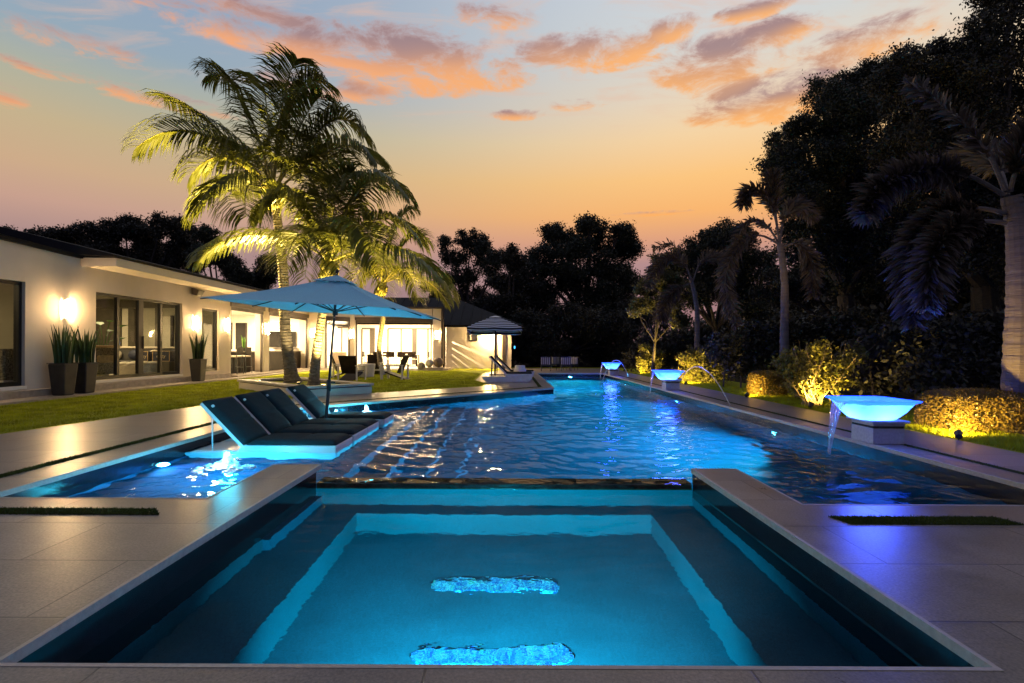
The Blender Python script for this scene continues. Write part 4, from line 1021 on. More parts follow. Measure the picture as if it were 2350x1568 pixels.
# ================================================================== POTS WITH SNAKE PLANTS
def pot(x, y, z, label, seed, s=1.0):
    t = thing('snake_plant', label, 'potted plant', (x, y, z), 'snake plants in tall charcoal pots')
    q = MB(); h = .76*s
    q.frustum((x, y), .150*s, .150*s, .205*s, .205*s, z, z+h); q.build('pot', M['pot'], t, bevel=.03)
    q = MB(); q.frustum((x, y), .213*s, .213*s, .213*s, .213*s, z+h-.0, z+h+.015); q.build('rim', M['pot'], t)
    q = MB(); blades(q, (x, y, z+h), 60, .98*s, .19*s, .05, seed); q.build('leaves', M['snake'], t)
pot(-10.78, 12.36, .035, 'tall charcoal pot of snake plants under the sconce beside the near glass door', 1)
pot(-10.78, 12.98, .035, 'tall charcoal pot of snake plants in front of the four-panel glass door', 2)
pot(-10.80, 17.75, .035, 'tall charcoal pot of snake plants standing alone beside the narrow window', 3)

# ================================================================== ADIRONDACK GROUP, BALLS
def adirondack():
    t = thing('lawn_chair', '', 'chair', (0, 0, 0), 'low timber chairs on the lawn')
    a = math.radians(22)
    q = MB(); q.prism([(-.30, .26), (-.34, .98), (.34, .98), (.30, .26)], 'y', -.02, .02, M=Matrix.Translation((0, -.22, 0)) @ Matrix.Translation((0, 0, .26)) @ Matrix.Rotation(a, 4, 'X') @ Matrix.Translation((0, 0, -.26))); q.build('backrest', M['wood'], t, local=True, bevel=.008)
    q = MB(); q.prism([(.42, .36), (-.62, .0), (-.62, -.005+.0), (-.5, .0), (.42, .30)], 'x', -.29, .29); q.build('seat', M['wood'], t, local=True)
    for s in (-1, 1):
        q = MB(); q.box(s*.38-.07, s*.38+.07, -.48, .46, .545, .575); q.build('armrest', M['white_paint'], t, local=True, bevel=.005)
        q = MB(); q.prism([(.30, .545), (.47, .545), (.42, 0), (.34, 0)], 'x', s*.36-.015, s*.36+.015); q.build('leg', M['white_paint'], t, local=True)
        q = MB(); q.box(s*.36-.02, s*.36+.02, -.46, -.40, .0, .545); q.build('leg', M['white_paint'], t, local=True)
    q = MB(); q.box(-.36, .36, .30, .34, .20, .34); q.build('apron', M['white_paint'], t, local=True)
    return t
ad = adirondack()
for i, (px, py, rz, lab) in enumerate([(787, 866, -1.1, 'dark-backed lawn chair in profile partly behind the umbrella pole'), (808.5, 872, -.12, 'dark-backed lawn chair showing its flared back, facing away'), (857, 860, PI+.15, 'dark-backed lawn chair beside the slender palm trunk'), (905, 870, 1.45, 'dark-backed lawn chair in profile reclining toward the stone balls')]):
    o = ad if i == 0 else copy_tree(ad); p = at_z(px, py, 0); o.location = (p.x, p.y, -.01); o.rotation_euler = (0, 0, rz); o['label'] = lab
p = at_z(841, 865, 0); q = MB(); q.lathe([(.30, 0), (.36, .48), (.36, .54), (.30, .54), (.28, .45)], (p.x, p.y, 0), 28)
tag(q.build('drum_table', M['white_paint'], org=(p.x, p.y, 0), smooth=False), 'white drum table between the lawn chairs', 'table')
p = at_z(967, 850, 0); q = MB(); q.sphere((p.x, p.y, .225), .225, 28, 18); tag(q.build('stone_ball', M['ball_g'], org=(p.x, p.y, 0), smooth=True), 'mottled grey stone ball standing on the lawn', 'ball', 'decorative stone balls')
lx = at_y(975, 850, 28.6).x; q = MB(); q.box(lx, lx+1.1, 28.0, 28.3, -.01, .17); tag(q.build('stone_ledge', M['step'], org=(lx, 28, 0), bevel=.01), 'low stone ledge carrying two stone balls', 'ledge')
p = at_y(985.2, 836, 28.15); q = MB(); q.sphere((p.x, 28.15, .17+.225), .225, 28, 18); tag(q.build('stone_ball', M['ball_w'], org=(p.x, 28.15, .17), smooth=True), 'white stone ball on the low ledge', 'ball', 'decorative stone balls')
p = at_y(1006.5, 834, 28.15); q = MB(); q.sphere((p.x, 28.15, .17+.28), .28, 28, 18); tag(q.build('stone_ball', M['ball_b'], org=(p.x, 28.15, .17), smooth=True), 'brown stone ball, largest of the three', 'ball', 'decorative stone balls')

# ================================================================== FAR DECK: white loungers, striped umbrella, chairs
def deck_lounger():
    t = thing('deck_lounger', '', 'lounger', (0, 0, 0), 'white platform loungers on the pool deck')
    q = MB(); q.prism([(-.92, .10), (-.75, 0), (.70, 0), (.86, .13), (.88, .30), (-.1, .30), (-.12, .20), (-.95, .20)], 'y', 0, .72); q.build('base', M['white_paint'], t, local=True, bevel=.01)
    q = MB(); q.box(-.12, .86, .04, .68, .302, .36); q.build('seat_cushion', M['cushion'], t, local=True, bevel=.02)
    a = math.radians(45); Mx = Matrix.Translation((-.08, 0, .30)) @ Matrix.Rotation(a, 4, 'Y')
    q = MB(); q.box(-.88, 0, 0, .72, -.03, .02, M=Mx); q.build('back_panel', M['white_paint'], t, local=True, bevel=.008)
    q = MB(); q.box(-.84, -.03, .05, .67, .022, .07, M=Mx); q.build('back_cushion', M['cushion'], t, local=True, bevel=.02)
    for yy in (.08, .64): q = MB(); q.tube([(-.60, yy, .80), (-.62, yy, .20)], .014, 6); q.build('prop_rod', M['bronze'], t, local=True)
    return t
dl0 = deck_lounger(); dl0.location = (-.05, 18.45, .0); dl0['label'] = 'white platform lounger in front of the white drum side table'
dl1 = copy_tree(dl0); dl1.location = (.10, 20.4, .0); dl1['label'] = 'white platform lounger behind the white drum side table'
p = at_y(1193, 855, 19.75); st = thing('side_table', 'white two-tier drum side table between the platform loungers', 'table', (p.x, 19.75, 0))
q = MB(); q.lathe([(.24, 0), (.24, .44), (.235, .45)], (p.x, 19.75, 0), 28); q.build('base', M['white'], st); q = MB(); q.lathe([(.20, .45), (.20, .56), (.195, .565)], (p.x, 19.75, 0), 28); q.build('top', M['white'], st)
def striped():
    cx, cy, cz = -.56, 19.55, 1.93
    t = thing('striped_umbrella', 'black and white striped umbrella above the white platform loungers', 'umbrella', (cx, cy, 0))
    T = Matrix.Translation((cx, cy, cz)) @ Matrix.Rotation(-.055, 4, 'X'); a, h = 1.0, .50
    E = [(-a, -a), (0, -a), (a, -a), (a, 0), (a, a), (0, a), (-a, a), (-a, 0)]
    vs = []; fs = []; uv = []; n = 12; m = 6
    def panel(s0, s1, lift, val):
        for k in range(8):
            A, B = E[k], E[(k+1) % 8]; b = len(vs)
            for i in range(n+1):
                s = s0+(s1-s0)*i/n
                for j in range(m+1):
                    u = j/m; x, y = A[0]*(1-u)+B[0]*u, A[1]*(1-u)+B[1]*u
                    vs.append(T @ Vector((x*s, y*s, h*(1-s**1.25) + lift - .02*math.sin(PI*u)*s))); uv.append((0, s))
            for i in range(n):
                for j in range(m): fs.append((b+i*(m+1)+j, b+(i+1)*(m+1)+j, b+(i+1)*(m+1)+j+1, b+i*(m+1)+j+1))
        if val:
            for k in range(8):
                A, B = E[k], E[(k+1) % 8]; b = len(vs)
                for j in range(m+1):
                    u = j/m; x, y = A[0]*(1-u)+B[0]*u, A[1]*(1-u)+B[1]*u
                    vs.append(T @ Vector((x, y, lift - .02*math.sin(PI*u)))); uv.append((0, 1.0))
                    vs.append(T @ Vector((x*1.005, y*1.005, lift - .11 - .02*math.sin(PI*u)))); uv.append((0, 1.09))
                for j in range(m): fs.append((b+2*j, b+2*j+1, b+2*j+3, b+2*j+2))
    panel(.16, 1.0, 0, True)
    o = mesh_object('canopy', vs, fs, M['stripe'], t); l = o.data.uv_layers.new(name='UVMap')
    for lp in o.data.loops: l.data[lp.index].uv = uv[lp.vertex_index]
    vs.clear(); fs.clear(); uv.clear(); panel(0, .22, .035, False)
    v = mesh_object('vent', vs, fs, M['white'], o)
    q = MB(); q.tube([(cx, cy, 0), (cx, cy, cz+.5)], .03, 10); q.build('pole', M['wood'], t)
    q = MB(); q.box(cx-.22, cx+.22, cy-.22, cy+.22, 0, .06); q.build('base', M['black'], t)
    for k in range(8):
        q = MB(); ex, ey = E[k]; q.tube([T @ Vector((ex*s, ey*s, h*(1-s**1.25)-.02)) for s in (.05, .4, .7, 1)], .010, 5); q.tube([(cx, cy, cz+.05), T @ Vector((ex*.5, ey*.5, h*(1-.5**1.25)-.03))], .008, 5); q.build('rib', M['wood'], t)
striped()
def slat_chair():
    t = thing('striped_chair', '', 'chair', (0, 0, 0), 'striped chairs beyond the far pool end')
    q = MB()
    for k in range(5): q.box(-.24+.105*k, -.24+.105*k+.058, -.03, .03, .36, .74)
    q.build('back_cushion', M['slatgrey'], t, local=True)
    q = MB(); q.box(-.27, .27, .031, .05, .33, .78); q.build('backrest', M['black'], t, local=True)
    q = MB(); q.box(-.27, .27, -.48, .03, .27, .33); q.build('seat', M['cushion'], t, local=True)
    for sx in (-.25, .25):
        for sy in (-.45, .02):
            q = MB(); q.tube([(sx, sy, 0), (sx, sy, .28)], .014, 6); q.build('leg', M['black'], t, local=True)
    return t
sc0 = slat_chair()
for i, (px, Y, rz, lab) in enumerate([(1252, 28.2, 0, 'striped chair set apart beyond the far pool end'), (1275, 29.3, .5, 'striped chair turned inward, second from the platform loungers'), (1298, 28.2, 0, 'striped chair directly beyond the far pool light'), (1316, 29.3, -.5, 'striped chair nearest the small water bowl at the far end')]):
    o = sc0 if i == 0 else copy_tree(sc0); o.location = (at_y(px, 845, Y).x, Y, 0); o.rotation_euler = (0, 0, rz); o['label'] = lab
p = at_y(1181, 797, 30); bl = thing('blue_lantern', 'tiny blue lantern hanging in the dark by the tan wall', 'lantern', tuple(p))
q = MB(); q.lathe([(.02, -.09), (.04, -.05), (.04, .05), (.02, .07)], tuple(p), 10); q.build('glass', M['blue_lens'], bl, smooth=True)
q = MB(); q.tube([tuple(p + Vector((0, 0, .07))), tuple(p + Vector((0, 0, .9)))], .006, 5); q.lathe([(.05, .07), (.02, .11)], tuple(p), 10); q.build('hanger', M['black'], bl)

# ================================================================== WATER BOWLS
def bowl(cx, cy, label, k):
    t = thing('water_bowl', label, 'water bowl', (cx, cy, .31), 'blue lit water bowls beside the pool')
    ped = thing('bowl_pedestal', ['pale stone pedestal under the large glowing bowl', 'pale stone pedestal under the middle glowing bowl', 'pale stone pedestal under the farthest small glowing bowl'][k], 'pedestal', (cx, cy, 0), 'stone pedestals of the water bowls')
    q = MB(); q.box(cx-.20, cx+.20, cy-.21, cy+.21, .004, .205); q.build('block', M['coping'], ped, bevel=.004)
    q = MB(); q.box(cx-.195, cx+.195, cy-.205, cy+.205, .205, .235); q.build('tile_band', M['wtile'], ped)
    q = MB(); q.box(cx-.20, cx+.20, cy-.21, cy+.21, .235, .275); q.build('collar', M['coping'], ped)
    q = MB(); q.box(cx-.245, cx+.245, cy-.255, cy+.255, .275, .305); q.build('cap', M['coping'], ped, bevel=.004)
    # bowl: rounded-square section blending from a rounder base to a square flared rim
    bx, by = cx-.10, cy-.03; n = 48; z0 = .307
    prof = [(.0, .0, 3), (.19, .0, 2.6), (.235, .012, 3), (.30, .10, 4.5), (.345, .20, 7), (.36, .235, 10), (.385, .255, 16), (.40, .262, 18)]
    def sq(r, p, a):
        c, s_ = math.cos(a), math.sin(a); f = (abs(c)**p + abs(s_)**p)**(-1/p); return c*f*r, s_*f*r
    vs = []; fs = []
    def ringv(r, z, p):
        out = []
        for j in range(n):
            a = 2*PI*(j+.5)/n; x, y = sq(max(r, .001), p, a)
            zz = z
            if z > .19 and abs(y) < .16 and x < 0: zz = z - .035*min(1, (z-.19)/.05)   # spill lip
            out.append((bx+x, by+y, z0+zz))
        return out
    for r, z, p in prof: vs += ringv(r, z, p)
    for r, z, p in ((.395, .250, 16), (.352, .228, 10), (.340, .212, 7)): vs += ringv(r, z, p)
    rows = len(prof)+3
    fs = [(i*n+j, i*n+(j+1) % n, (i+1)*n+(j+1) % n, (i+1)*n+j) for i in range(rows-1) for j in range(n)]
    bo = mesh_object('basin', vs, fs, M['bowl'], t, smooth=True)
    sv = [(bx, by, z0+.205)] + [(bx+x, by+y, z0+.205) for x, y in [sq(.335, 7, 2*PI*(j+.5)/n) for j in range(n)]]
    mesh_object('basin_water', sv, [(0, 1+j, 1+(j+1) % n) for j in range(n)], M['spa_water'], t)
    # spill sheet
    q = MB(); x0 = bx-.40; N = 18; ny = 16; vs = []
    for i in range(N+1):
        u = i/N; z = z0+.222-.20*0 - (z0+.222-WZ)*u**1.6 if i else z0+.222
        xx = x0 - .11*u**.7; wd = .15*(1-.80*u**.8)
        for j in range(ny+1):
            v = j/ny*2-1; vs.append((xx + .010*math.sin(v*11+u*2)*min(1, u*4), by + .06*u + v*wd, z))
    q.add(vs, [(i*(ny+1)+j, (i+1)*(ny+1)+j, (i+1)*(ny+1)+j+1, i*(ny+1)+j+1) for i in range(N) for j in range(ny)])
    o = q.build('spill_water', M['fall'], org=(x0, by, z0), smooth=True); tag(o, ['curtain of water spilling from the large glowing bowl', 'curtain of water spilling from the middle glowing bowl', 'curtain of water spilling from the farthest small glowing bowl'][k], 'water spill', 'water spilling from the bowls')
    lamp('POINT', 'bowl_light', (bx, by, z0+.06), (.26, .52, 1.0), 25.0, .03)
    lamp('POINT', 'bowl_fill_glow', (bx, by, z0+.72), (.05, .10, 1.0), 110.0, .28)  # unseen lamp added above the rim to spread blue over paving and planting
bowl(4.84, 6.74, 'large glowing blue water bowl closest to the spa', 0)
bowl(4.84, 15.40, 'middle glowing blue water bowl in front of a lit shrub', 1)
bowl(4.84, 23.9, 'small far glowing blue water bowl by the pool end', 2)
def jet(p0, p1, zt, label):
    p0, p1 = Vector(p0), Vector(p1); pts = []
    for i in range(33):
        u = i/32; P = p0.lerp(p1, u); lin = P.z; P.z = lin + (zt-(p0.z+p1.z)/2)*4*u*(1-u); pts.append(P)
    q = MB(); q.tube(pts, .011, 8); o = q.build('water_jet', M['jet'], org=tuple(p0), smooth=True); tag(o, label, 'water jet', 'arching laminar water jets')
    lamp('POINT', 'jet_light', tuple(p0 + Vector((0, 0, .03))), (.1, .45, 1), .8, .02)
jet((5.50, 16.8, .0), (4.70, 10.9, .01), .74, 'arching water jet landing between the large and middle bowls')
jet((5.55, 24.1, .0), (4.1, 22.6, WZ), .70, 'arching water jet crossing in front of the farthest bowl')

# ================================================================== POOL LIGHTS
def pool_light(loc, aim, power, label, col=CYAN, r=.09, cone=150):
    loc = Vector(loc); n = (Vector(aim)-loc).normalized()
    t = thing('pool_light', label, 'pool light', tuple(loc), 'underwater pool lights')
    q = MB(); q.tube([loc, loc+n*.02], [r, r*.9], 18); q.build('lens', M['lens_c'], t)
    q = MB(); q.tube([loc - n*.01, loc + n*.008], [r*1.18, r*1.18], 18); q.build('ring', M['white'], t)
    lamp('SPOT', 'pool_lamp', tuple(loc+n*.06), col, power, .06, tuple(loc+n), cone, .8)
pool_light((4.65, 9.0, -.55), (2, 9.6, -1.1), 3900, 'underwater light in the wall between the large and middle bowls')
pool_light((4.65, 14.2, -.55), (2.2, 14.4, -1.1), 2700, 'underwater light in the wall beside the middle bowl')
pool_light((4.65, 20.5, -.55), (2.2, 20.5, -1.1), 1300, 'underwater light in the wall before the farthest bowl')
pool_light((3.0, 25.48, -.35), (3.0, 20, -1.2), 1800, 'underwater light in the far end wall', AQUA, .11)
pool_light((-4.20, 6.15, -.30), (-2, 5.6, -.45), 160, 'underwater light in the ledge wall behind the loungers', (.05, .35, 1.0), .05)
pool_light((-.05, 1.94, -.37), (-.05, 3.3, -1.02), 1400, 'underwater light in the spa front wall', AQUA, .09, 122)
pool_light((1.34, 19.5, -.6), (3.2, 19.5, -1.2), 500, 'underwater light under the deck lounger side wall')
lamp('SPOT', 'ledge_lamp', (-1.2, 5.6, -.75), CYAN, 130, .05, (.5, 9, -1.3), 140, .8)

# ================================================================== FOXTAIL PALMS
def plume(parent, path, rad, dens, seed, leaf=.30):
    r = np.random.default_rng(seed); P = [Vector(p) for p in path]; n = len(P)-1
    def cat(t):
        f = t*n; i = min(int(f), n-1); u = f-i
        a, b, c, d = P[max(i-1, 0)], P[i], P[i+1], P[min(i+2, n)]
        return .5*((2*b)+(c-a)*u+(2*a-5*b+4*c-d)*u*u+(-a+3*b-3*c+d)*u**3)
    q = MB(); q.tube([cat(k/16) for k in range(17)], [.030*(1-k/16)+.006 for k in range(17)], 6)
    mb = MB()
    for k in range(dens):
        t = .24 + .76*(k+r.random())/dens; p = cat(t); T = (cat(min(1, t+.02))-cat(max(0, t-.02))).normalized()
        a = T.orthogonal().normalized(); b = T.cross(a); th = r.random()*2*PI
        d = (a*math.cos(th)+b*math.sin(th) + T*.75).normalized(); L = rad*(.55+.6*r.random())*(1 if t < .85 else 1-.5*(t-.85)/.15)*min(1, (t-.2)*7)
        w = d.cross(Vector((r.normal(), r.normal(), r.normal()))).normalized()*.028
        e = p + d*L + Vector((0, 0, -.10*L)); m_ = p + d*L*.55
        mb.add([p-w*.4, p+w*.4, m_+w, e, m_-w], [(0, 1, 2, 3, 4)])
    b0 = len(mb.v); mb.v += q.v; mb.f += [tuple(i+b0 for i in f) for f in q.f]; mb.m += [1]*len(q.f)
    return mb.build('frond', [M['foxleaf'], M['foxtrunk']], parent)
def foxtail(label, base, D, trunkpx, r0, r1, plumes, rad, dens, seed):
    t = thing('foxtail_palm', label, 'palm tree', base, 'foxtail palms in the shrub bed')
    palm_trunk(t, [base] + [at_y(x, y, D) for x, y in trunkpx], r0, r1, 1.15, .16, 'foxtrunk')
    for i, pl in enumerate(plumes):
        plume(t, [at_y(x, y, D+dy) for x, y, dy in pl], rad*(.7 if i == 3 else 1), int(dens*(.35 if i == 3 else 1)), seed*10+i)
Da = 7.6
foxtail('foxtail palm with thick violet-lit trunk behind the clipped hedge', (7.53, Da, 0), Da, [(2336, 820), (2340, 700), (2338, 600), (2334, 520), (2320, 450)], .185, .12, [
    [(2303, 448, 0), (2234, 408, -.1), (2171, 394, -.2), (2090, 398, -.3), (2022, 432, -.4), (1985, 490, -.5)],
    [(2306, 512, 0), (2250, 508, -.2), (2190, 525, -.4), (2140, 590, -.6), (2128, 700, -.7)],
    [(2308, 490, 0), (2240, 478, .1), (2150, 492, .1), (2085, 590, 0), (2098, 738, -.2)],
    [(2308, 440, 0), (2272, 360, .2), (2215, 285, .4), (2140, 225, .6), (2080, 190, .9)],
    [(2318, 440, 0), (2335, 380, -.2), (2370, 300, -.3), (2420, 250, -.5)],
    [(2325, 495, 0), (2370, 460, .1), (2430, 450, .1), (2490, 500, 0)],
    [(2312, 450, 0), (2290, 380, .8), (2230, 350, 1.4), (2160, 390, 1.9)]], .40, 760, 3)
Db = 14.6
foxtail('foxtail palm with slim violet trunk standing behind the branching shrub', (7.85, Db, 0), Db, [(1800, 790), (1801, 700), (1800, 640), (1790, 560)], .13, .085, [
    [(1790, 562, 0), (1776, 490, 0), (1750, 442, 0), (1718, 440, 0), (1706, 470, -.1)], [(1790, 562, 0), (1740, 540, -.2), (1690, 570, -.3), (1664, 650, -.4), (1690, 745, -.5)],
    [(1790, 562, 0), (1800, 500, .3), (1830, 470, .6), (1870, 500, .8)], [(1790, 565, 0), (1760, 520, .3), (1715, 510, .6), (1685, 560, .9)], [(1792, 570, 0), (1830, 560, -.2), (1860, 600, -.3), (1865, 680, -.4)], [(1788, 555, 0), (1778, 470, 0), (1773, 425, 0), (1771, 400, 0)]], .42, 420, 5)
Dc = 21.5
foxtail('foxtail palm with arched pale stalk above the small yellow-lit tree', (7.85, Dc, 0), Dc, [(1600, 780), (1600, 720), (1595, 680), (1585, 640)], .12, .08, [
    [(1588, 650, 0), (1575, 615, 0), (1545, 590, 0), (1510, 610, -.1), (1490, 660, -.2)], [(1588, 650, 0), (1560, 660, -.2), (1530, 690, -.4), (1520, 735, -.5)], [(1590, 645, 0), (1610, 600, .2), (1650, 590, .4), (1680, 630, .5)], [(1588, 645, 0), (1570, 600, .3), (1540, 560, .6), (1500, 570, .9)]], .55, 380, 7)

# ================================================================== FOLIAGE
def leaf_cloud(name, mat, parent, blobs, ncl, per, leaf, spread, seed, shell=.5, org=None, flat=.8):
    r = np.random.default_rng(seed); B = np.array(blobs, float)  # cx,cy,cz,rx,ry,rz
    wgt = (B[:, 3]*B[:, 5] + B[:, 3]*B[:, 4] + B[:, 4]*B[:, 5]); wgt = wgt/wgt.sum()
    bi = r.choice(len(B), ncl, p=wgt); d = r.normal(size=(ncl, 3)); d /= np.linalg.norm(d, axis=1)[:, None]
    u = shell + (1-shell)*r.random(ncl)**.8
    ctr = B[bi, :3] + d*B[bi, 3:6]*u[:, None]
    ctr += r.normal(size=ctr.shape)*B[bi, 3:6]*.06
    sz = (.5 + r.random(ncl)**2)
    c = np.repeat(ctr, per, 0) + r.normal(size=(ncl*per, 3))*spread*np.repeat(sz, per)[:, None]*np.array([1, 1, flat])
    N = len(c); a = r.normal(size=(N, 3)); a /= np.linalg.norm(a, axis=1)[:, None]
    b = np.cross(a, r.normal(size=(N, 3))); b /= np.linalg.norm(b, axis=1)[:, None]
    s = leaf*(.6+.8*r.random(N))[:, None]
    V = np.stack([c, c + a*s*.5 + b*s*.26, c + a*s, c + a*s*.5 - b*s*.26], 1).reshape(-1, 3)
    return mesh_object(name, V, np.arange(4*N).reshape(-1, 4), mat, parent=parent, org=org)
def px_blobs(D, lst, dy=.8):
    out = []
    rd = random.Random(len(lst)*13 + int(D))
    for e in lst:
        x, y, r = e[:3]; off = e[3] if len(e) > 3 else rd.uniform(-1, 1)*dy
        p = at_y(x, y, D+off); R = r*(D+off)/FPX; out.append((p.x, p.y, p.z, R, R*.95, R*.85))
    return out
def limbs(mb, base, blobs, r0, top=None, seed=0):
    rd = random.Random(seed); base = Vector(base); cs = [Vector(b[:3]) for b in blobs]
    mean = sum(cs, Vector())/len(cs); fork = Vector((base.x*.6+mean.x*.4, base.y*.6+mean.y*.4, base.z + (mean.z-base.z)*.42)) if top is None else Vector(top)
    mb.tube([base, base.lerp(fork, .5) + Vector((rd.uniform(-.1, .1), 0, 0)), fork], [r0*1.25, r0, r0*.8], 10)
    for c in cs:
        mid = fork.lerp(c, .5) + Vector((rd.uniform(-.3, .3), rd.uniform(-.3, .3), rd.uniform(.0, .4)))
        mb.tube([fork, mid, c], [r0*.55, r0*.32, r0*.10], 6)
        for k in range(3):
            q = c + Vector((rd.uniform(-1, 1), rd.uniform(-1, 1), rd.uniform(-.3, .8)))*(min(b_[3] for b_ in blobs)*.6); mb.tube([mid.lerp(c, .6), q], [r0*.16, r0*.04], 5)
def tree(label, D, bx, blobs, ncl, per, leaf, spread, r0, mat='tree_a', seed=0, dy=.8, name='broadleaf_tree', group='dark trees around the garden', shell=.5, by=None, gz=-.05):
    bl = px_blobs(D, blobs, dy); X = (bx-1170)*D/FPX; par = bl; rk = random.Random(seed); bl = []
    for b in par:
        bl.append((b[0], b[1], b[2], b[3]*.72, b[4]*.72, b[5]*.72))
        for k in range(9):
            v = Vector((rk.gauss(0, 1), rk.gauss(0, 1), rk.gauss(0, 1))).normalized(); q_ = rk.uniform(.22, .46)
            bl.append((b[0]+v.x*b[3]*.82, b[1]+v.y*b[4]*.82, b[2]+v.z*b[5]*.82, b[3]*q_, b[4]*q_, b[5]*q_*.8))
    t = thing(name, label, 'tree', (X, D, gz), group)
    q = MB(); limbs(q, (X, D, gz), par, r0, None, seed); q.build('trunk', M['bark'], t)
    leaf_cloud('crown', M[mat], t, bl, int(ncl*1.25), per+2, leaf, spread*.72, seed, shell)
    return t
# big trees on the right
tree('huge dark tree whose crown overhangs the foxtail palm by the hedge', 13.5, 2290, [(2330, 60, 120), (2230, 150, 110), (2130, 190, 90), (2330, 220, 130), (2220, 300, 130), (2110, 320, 110), (2340, 400, 130), (2240, 440, 120), (2130, 450, 110), (2360, 560, 120), (2260, 600, 110), (2080, 240, 75), (2060, 165, 55), (2150, 580, 90), (2080, 130, 35), (2330, -40, 90)], 12800, 11, 0.076, 0.144, .34, 'tree_b', 21, 1.5)
tree('dark leaning tree with ragged crown above the slim violet foxtail palm', 17.5, 1960, [(1985, 235, 95), (1910, 260, 70), (1890, 215, 45), (1960, 330, 100), (1860, 370, 80), (1800, 330, 42), (1790, 395, 45), (2040, 400, 100), (1900, 460, 90), (1830, 450, 60), (1985, 520, 100), (1870, 560, 75), (2050, 560, 90), (1950, 610, 70), (2010, 170, 50), (1845, 300, 40), (1775, 318, 16)], 12400, 11, 0.083, 0.162, .30, 'tree_a', 22, 1.5)
tree('mid-height dark tree behind the arched foxtail palm', 27, 1650, [(1660, 540, 50), (1620, 580, 55), (1700, 560, 55), (1580, 590, 40), (1540, 610, 38), (1660, 640, 70), (1730, 620, 60), (1590, 660, 60), (1720, 690, 60), (1510, 640, 30)], 5100, 10, 0.115, 0.198, .2, 'tree_a', 23, 1.5)
tree('dark tree filling the gap behind the slim foxtail palm trunk', 22, 1900, [(1900, 620, 70), (1850, 650, 60), (1960, 640, 70), (2040, 650, 70), (2100, 640, 60), (1780, 660, 50), (2190, 650, 60), (2290, 660, 70)], 4420, 10, 0.108, 0.180, .25, 'tree_b', 24, 1.5)
tree('small yellow-lit tree with light green crown beside the second bowl', 23.5, 1499, [(1490, 660, 26), (1520, 640, 28), (1465, 700, 24), (1500, 700, 28), (1535, 690, 26), (1455, 715, 16), (1545, 650, 24), (1560, 730, 24), (1515, 600, 20)], 1300, 9, .13, .13, .07, 'tree_c', 25, .7, shell=.35)
# middle distance beyond the pool
tree('round-topped dark tree standing tallest beyond the far pool end', 46, 1350, [(1355, 540, 45), (1290, 565, 45), (1245, 590, 42), (1420, 560, 45), (1440, 580, 35), (1340, 610, 70), (1420, 640, 60), (1270, 640, 60), (1215, 620, 30), (1350, 700, 70), (1440, 720, 60), (1250, 710, 60), (1350, 512, 22), (1265, 535, 25), (1425, 530, 25)], 8500, 10, 0.187, 0.306, .4, 'tree_a', 31, 2.5, shell=.55)
tree('airy dark tree with sky showing through behind the house roof end', 48, 1075, [(1080, 560, 36), (1045, 590, 34), (1110, 585, 38), (1020, 560, 18), (1060, 640, 40), (1130, 610, 32), (1010, 660, 40), (1085, 690, 40), (1150, 590, 22), (1060, 545, 16)], 2890, 9, 0.180, 0.270, .25, 'tree_a', 32, 2, shell=.5)
tree('dark tree between the airy tree and the tallest round tree', 42, 1170, [(1180, 600, 28), (1160, 650, 38), (1195, 660, 45), (1130, 700, 40), (1190, 720, 50), (1140, 770, 45), (1195, 790, 50), (1175, 575, 14)], 4080, 10, 0.173, 0.270, .3, 'tree_b', 33, 2)
tree('dark hedge-like tree behind the striped chairs', 36, 1280, [(1230, 750, 50), (1290, 740, 55), (1350, 750, 55), (1410, 750, 50), (1250, 800, 50), (1310, 800, 50), (1370, 800, 50), (1430, 800, 45), (1460, 720, 45), (1215, 815, 35)], 5780, 10, 0.144, 0.234, .2, 'tree_b', 34, 1.5, shell=.35)
# behind the house on the left
tree('dark wide tree behind the house roof, nearest the picture edge', 44, 90, [(20, 545, 30), (70, 550, 26), (130, 545, 34), (60, 590, 50), (150, 590, 50), (170, 560, 30)], 2890, 9, 0.187, 0.270, .3, 'tree_b', 41, 2)
tree('tall dark tree behind the house roof with crown cresting in lumps', 44, 330, [(190, 530, 26), (240, 540, 34), (285, 520, 26), (320, 530, 36), (370, 520, 30), (410, 520, 28), (430, 545, 26), (260, 590, 50), (340, 590, 60), (420, 595, 50), (220, 580, 40)], 5100, 10, 0.187, 0.288, .35, 'tree_b', 42, 2)
tree('small dark tree left of the coconut trunks behind the eave', 40, 480, [(470, 540, 24), (490, 570, 28), (460, 590, 30), (520, 600, 30), (550, 630, 34), (600, 640, 34), (620, 610, 26)], 2550, 9, 0.173, 0.252, .25, 'tree_a', 43, 2)

wb = []
_r = random.Random(99)
for k in range(26):
    y = 3 + k*1.9; wb.append((13.5 + _r.uniform(0, 3) + .10*y, y, _r.uniform(1.0, 2.4), 2.2, 2.2, _r.uniform(2.2, 3.6)))
    wb.append((18 + _r.uniform(0, 3) + .15*y, y, _r.uniform(2.5, 4.5), 2.6, 2.6, 3.4))
for k in range(44):
    y = 6 + k*1.0; wb.append((14.5 + _r.uniform(0, 3.5) + .16*y, y, _r.uniform(2.0, 5.0), 2.0, 2.0, _r.uniform(2.0, 3.0)))
for k in range(30):
    x = -34 + k*2.2; wb.append((x, 52 + _r.uniform(-3, 3), _r.uniform(1.5, 3.0), 2.6, 2.4, _r.uniform(2.8, 4.0)))
for k in range(12): wb.append((2 + k*1.5, 38 + _r.uniform(-2, 2), 1.6, 2.0, 1.6, 2.4))
wo = leaf_cloud('woods', M['tree_b'], None, wb, 13000, 10, .30, .30, 77, .45, org=(0, 40, 0)); tag(wo, 'dark unbroken wood closing off the garden behind the single trees', 'woods', kind='stuff')

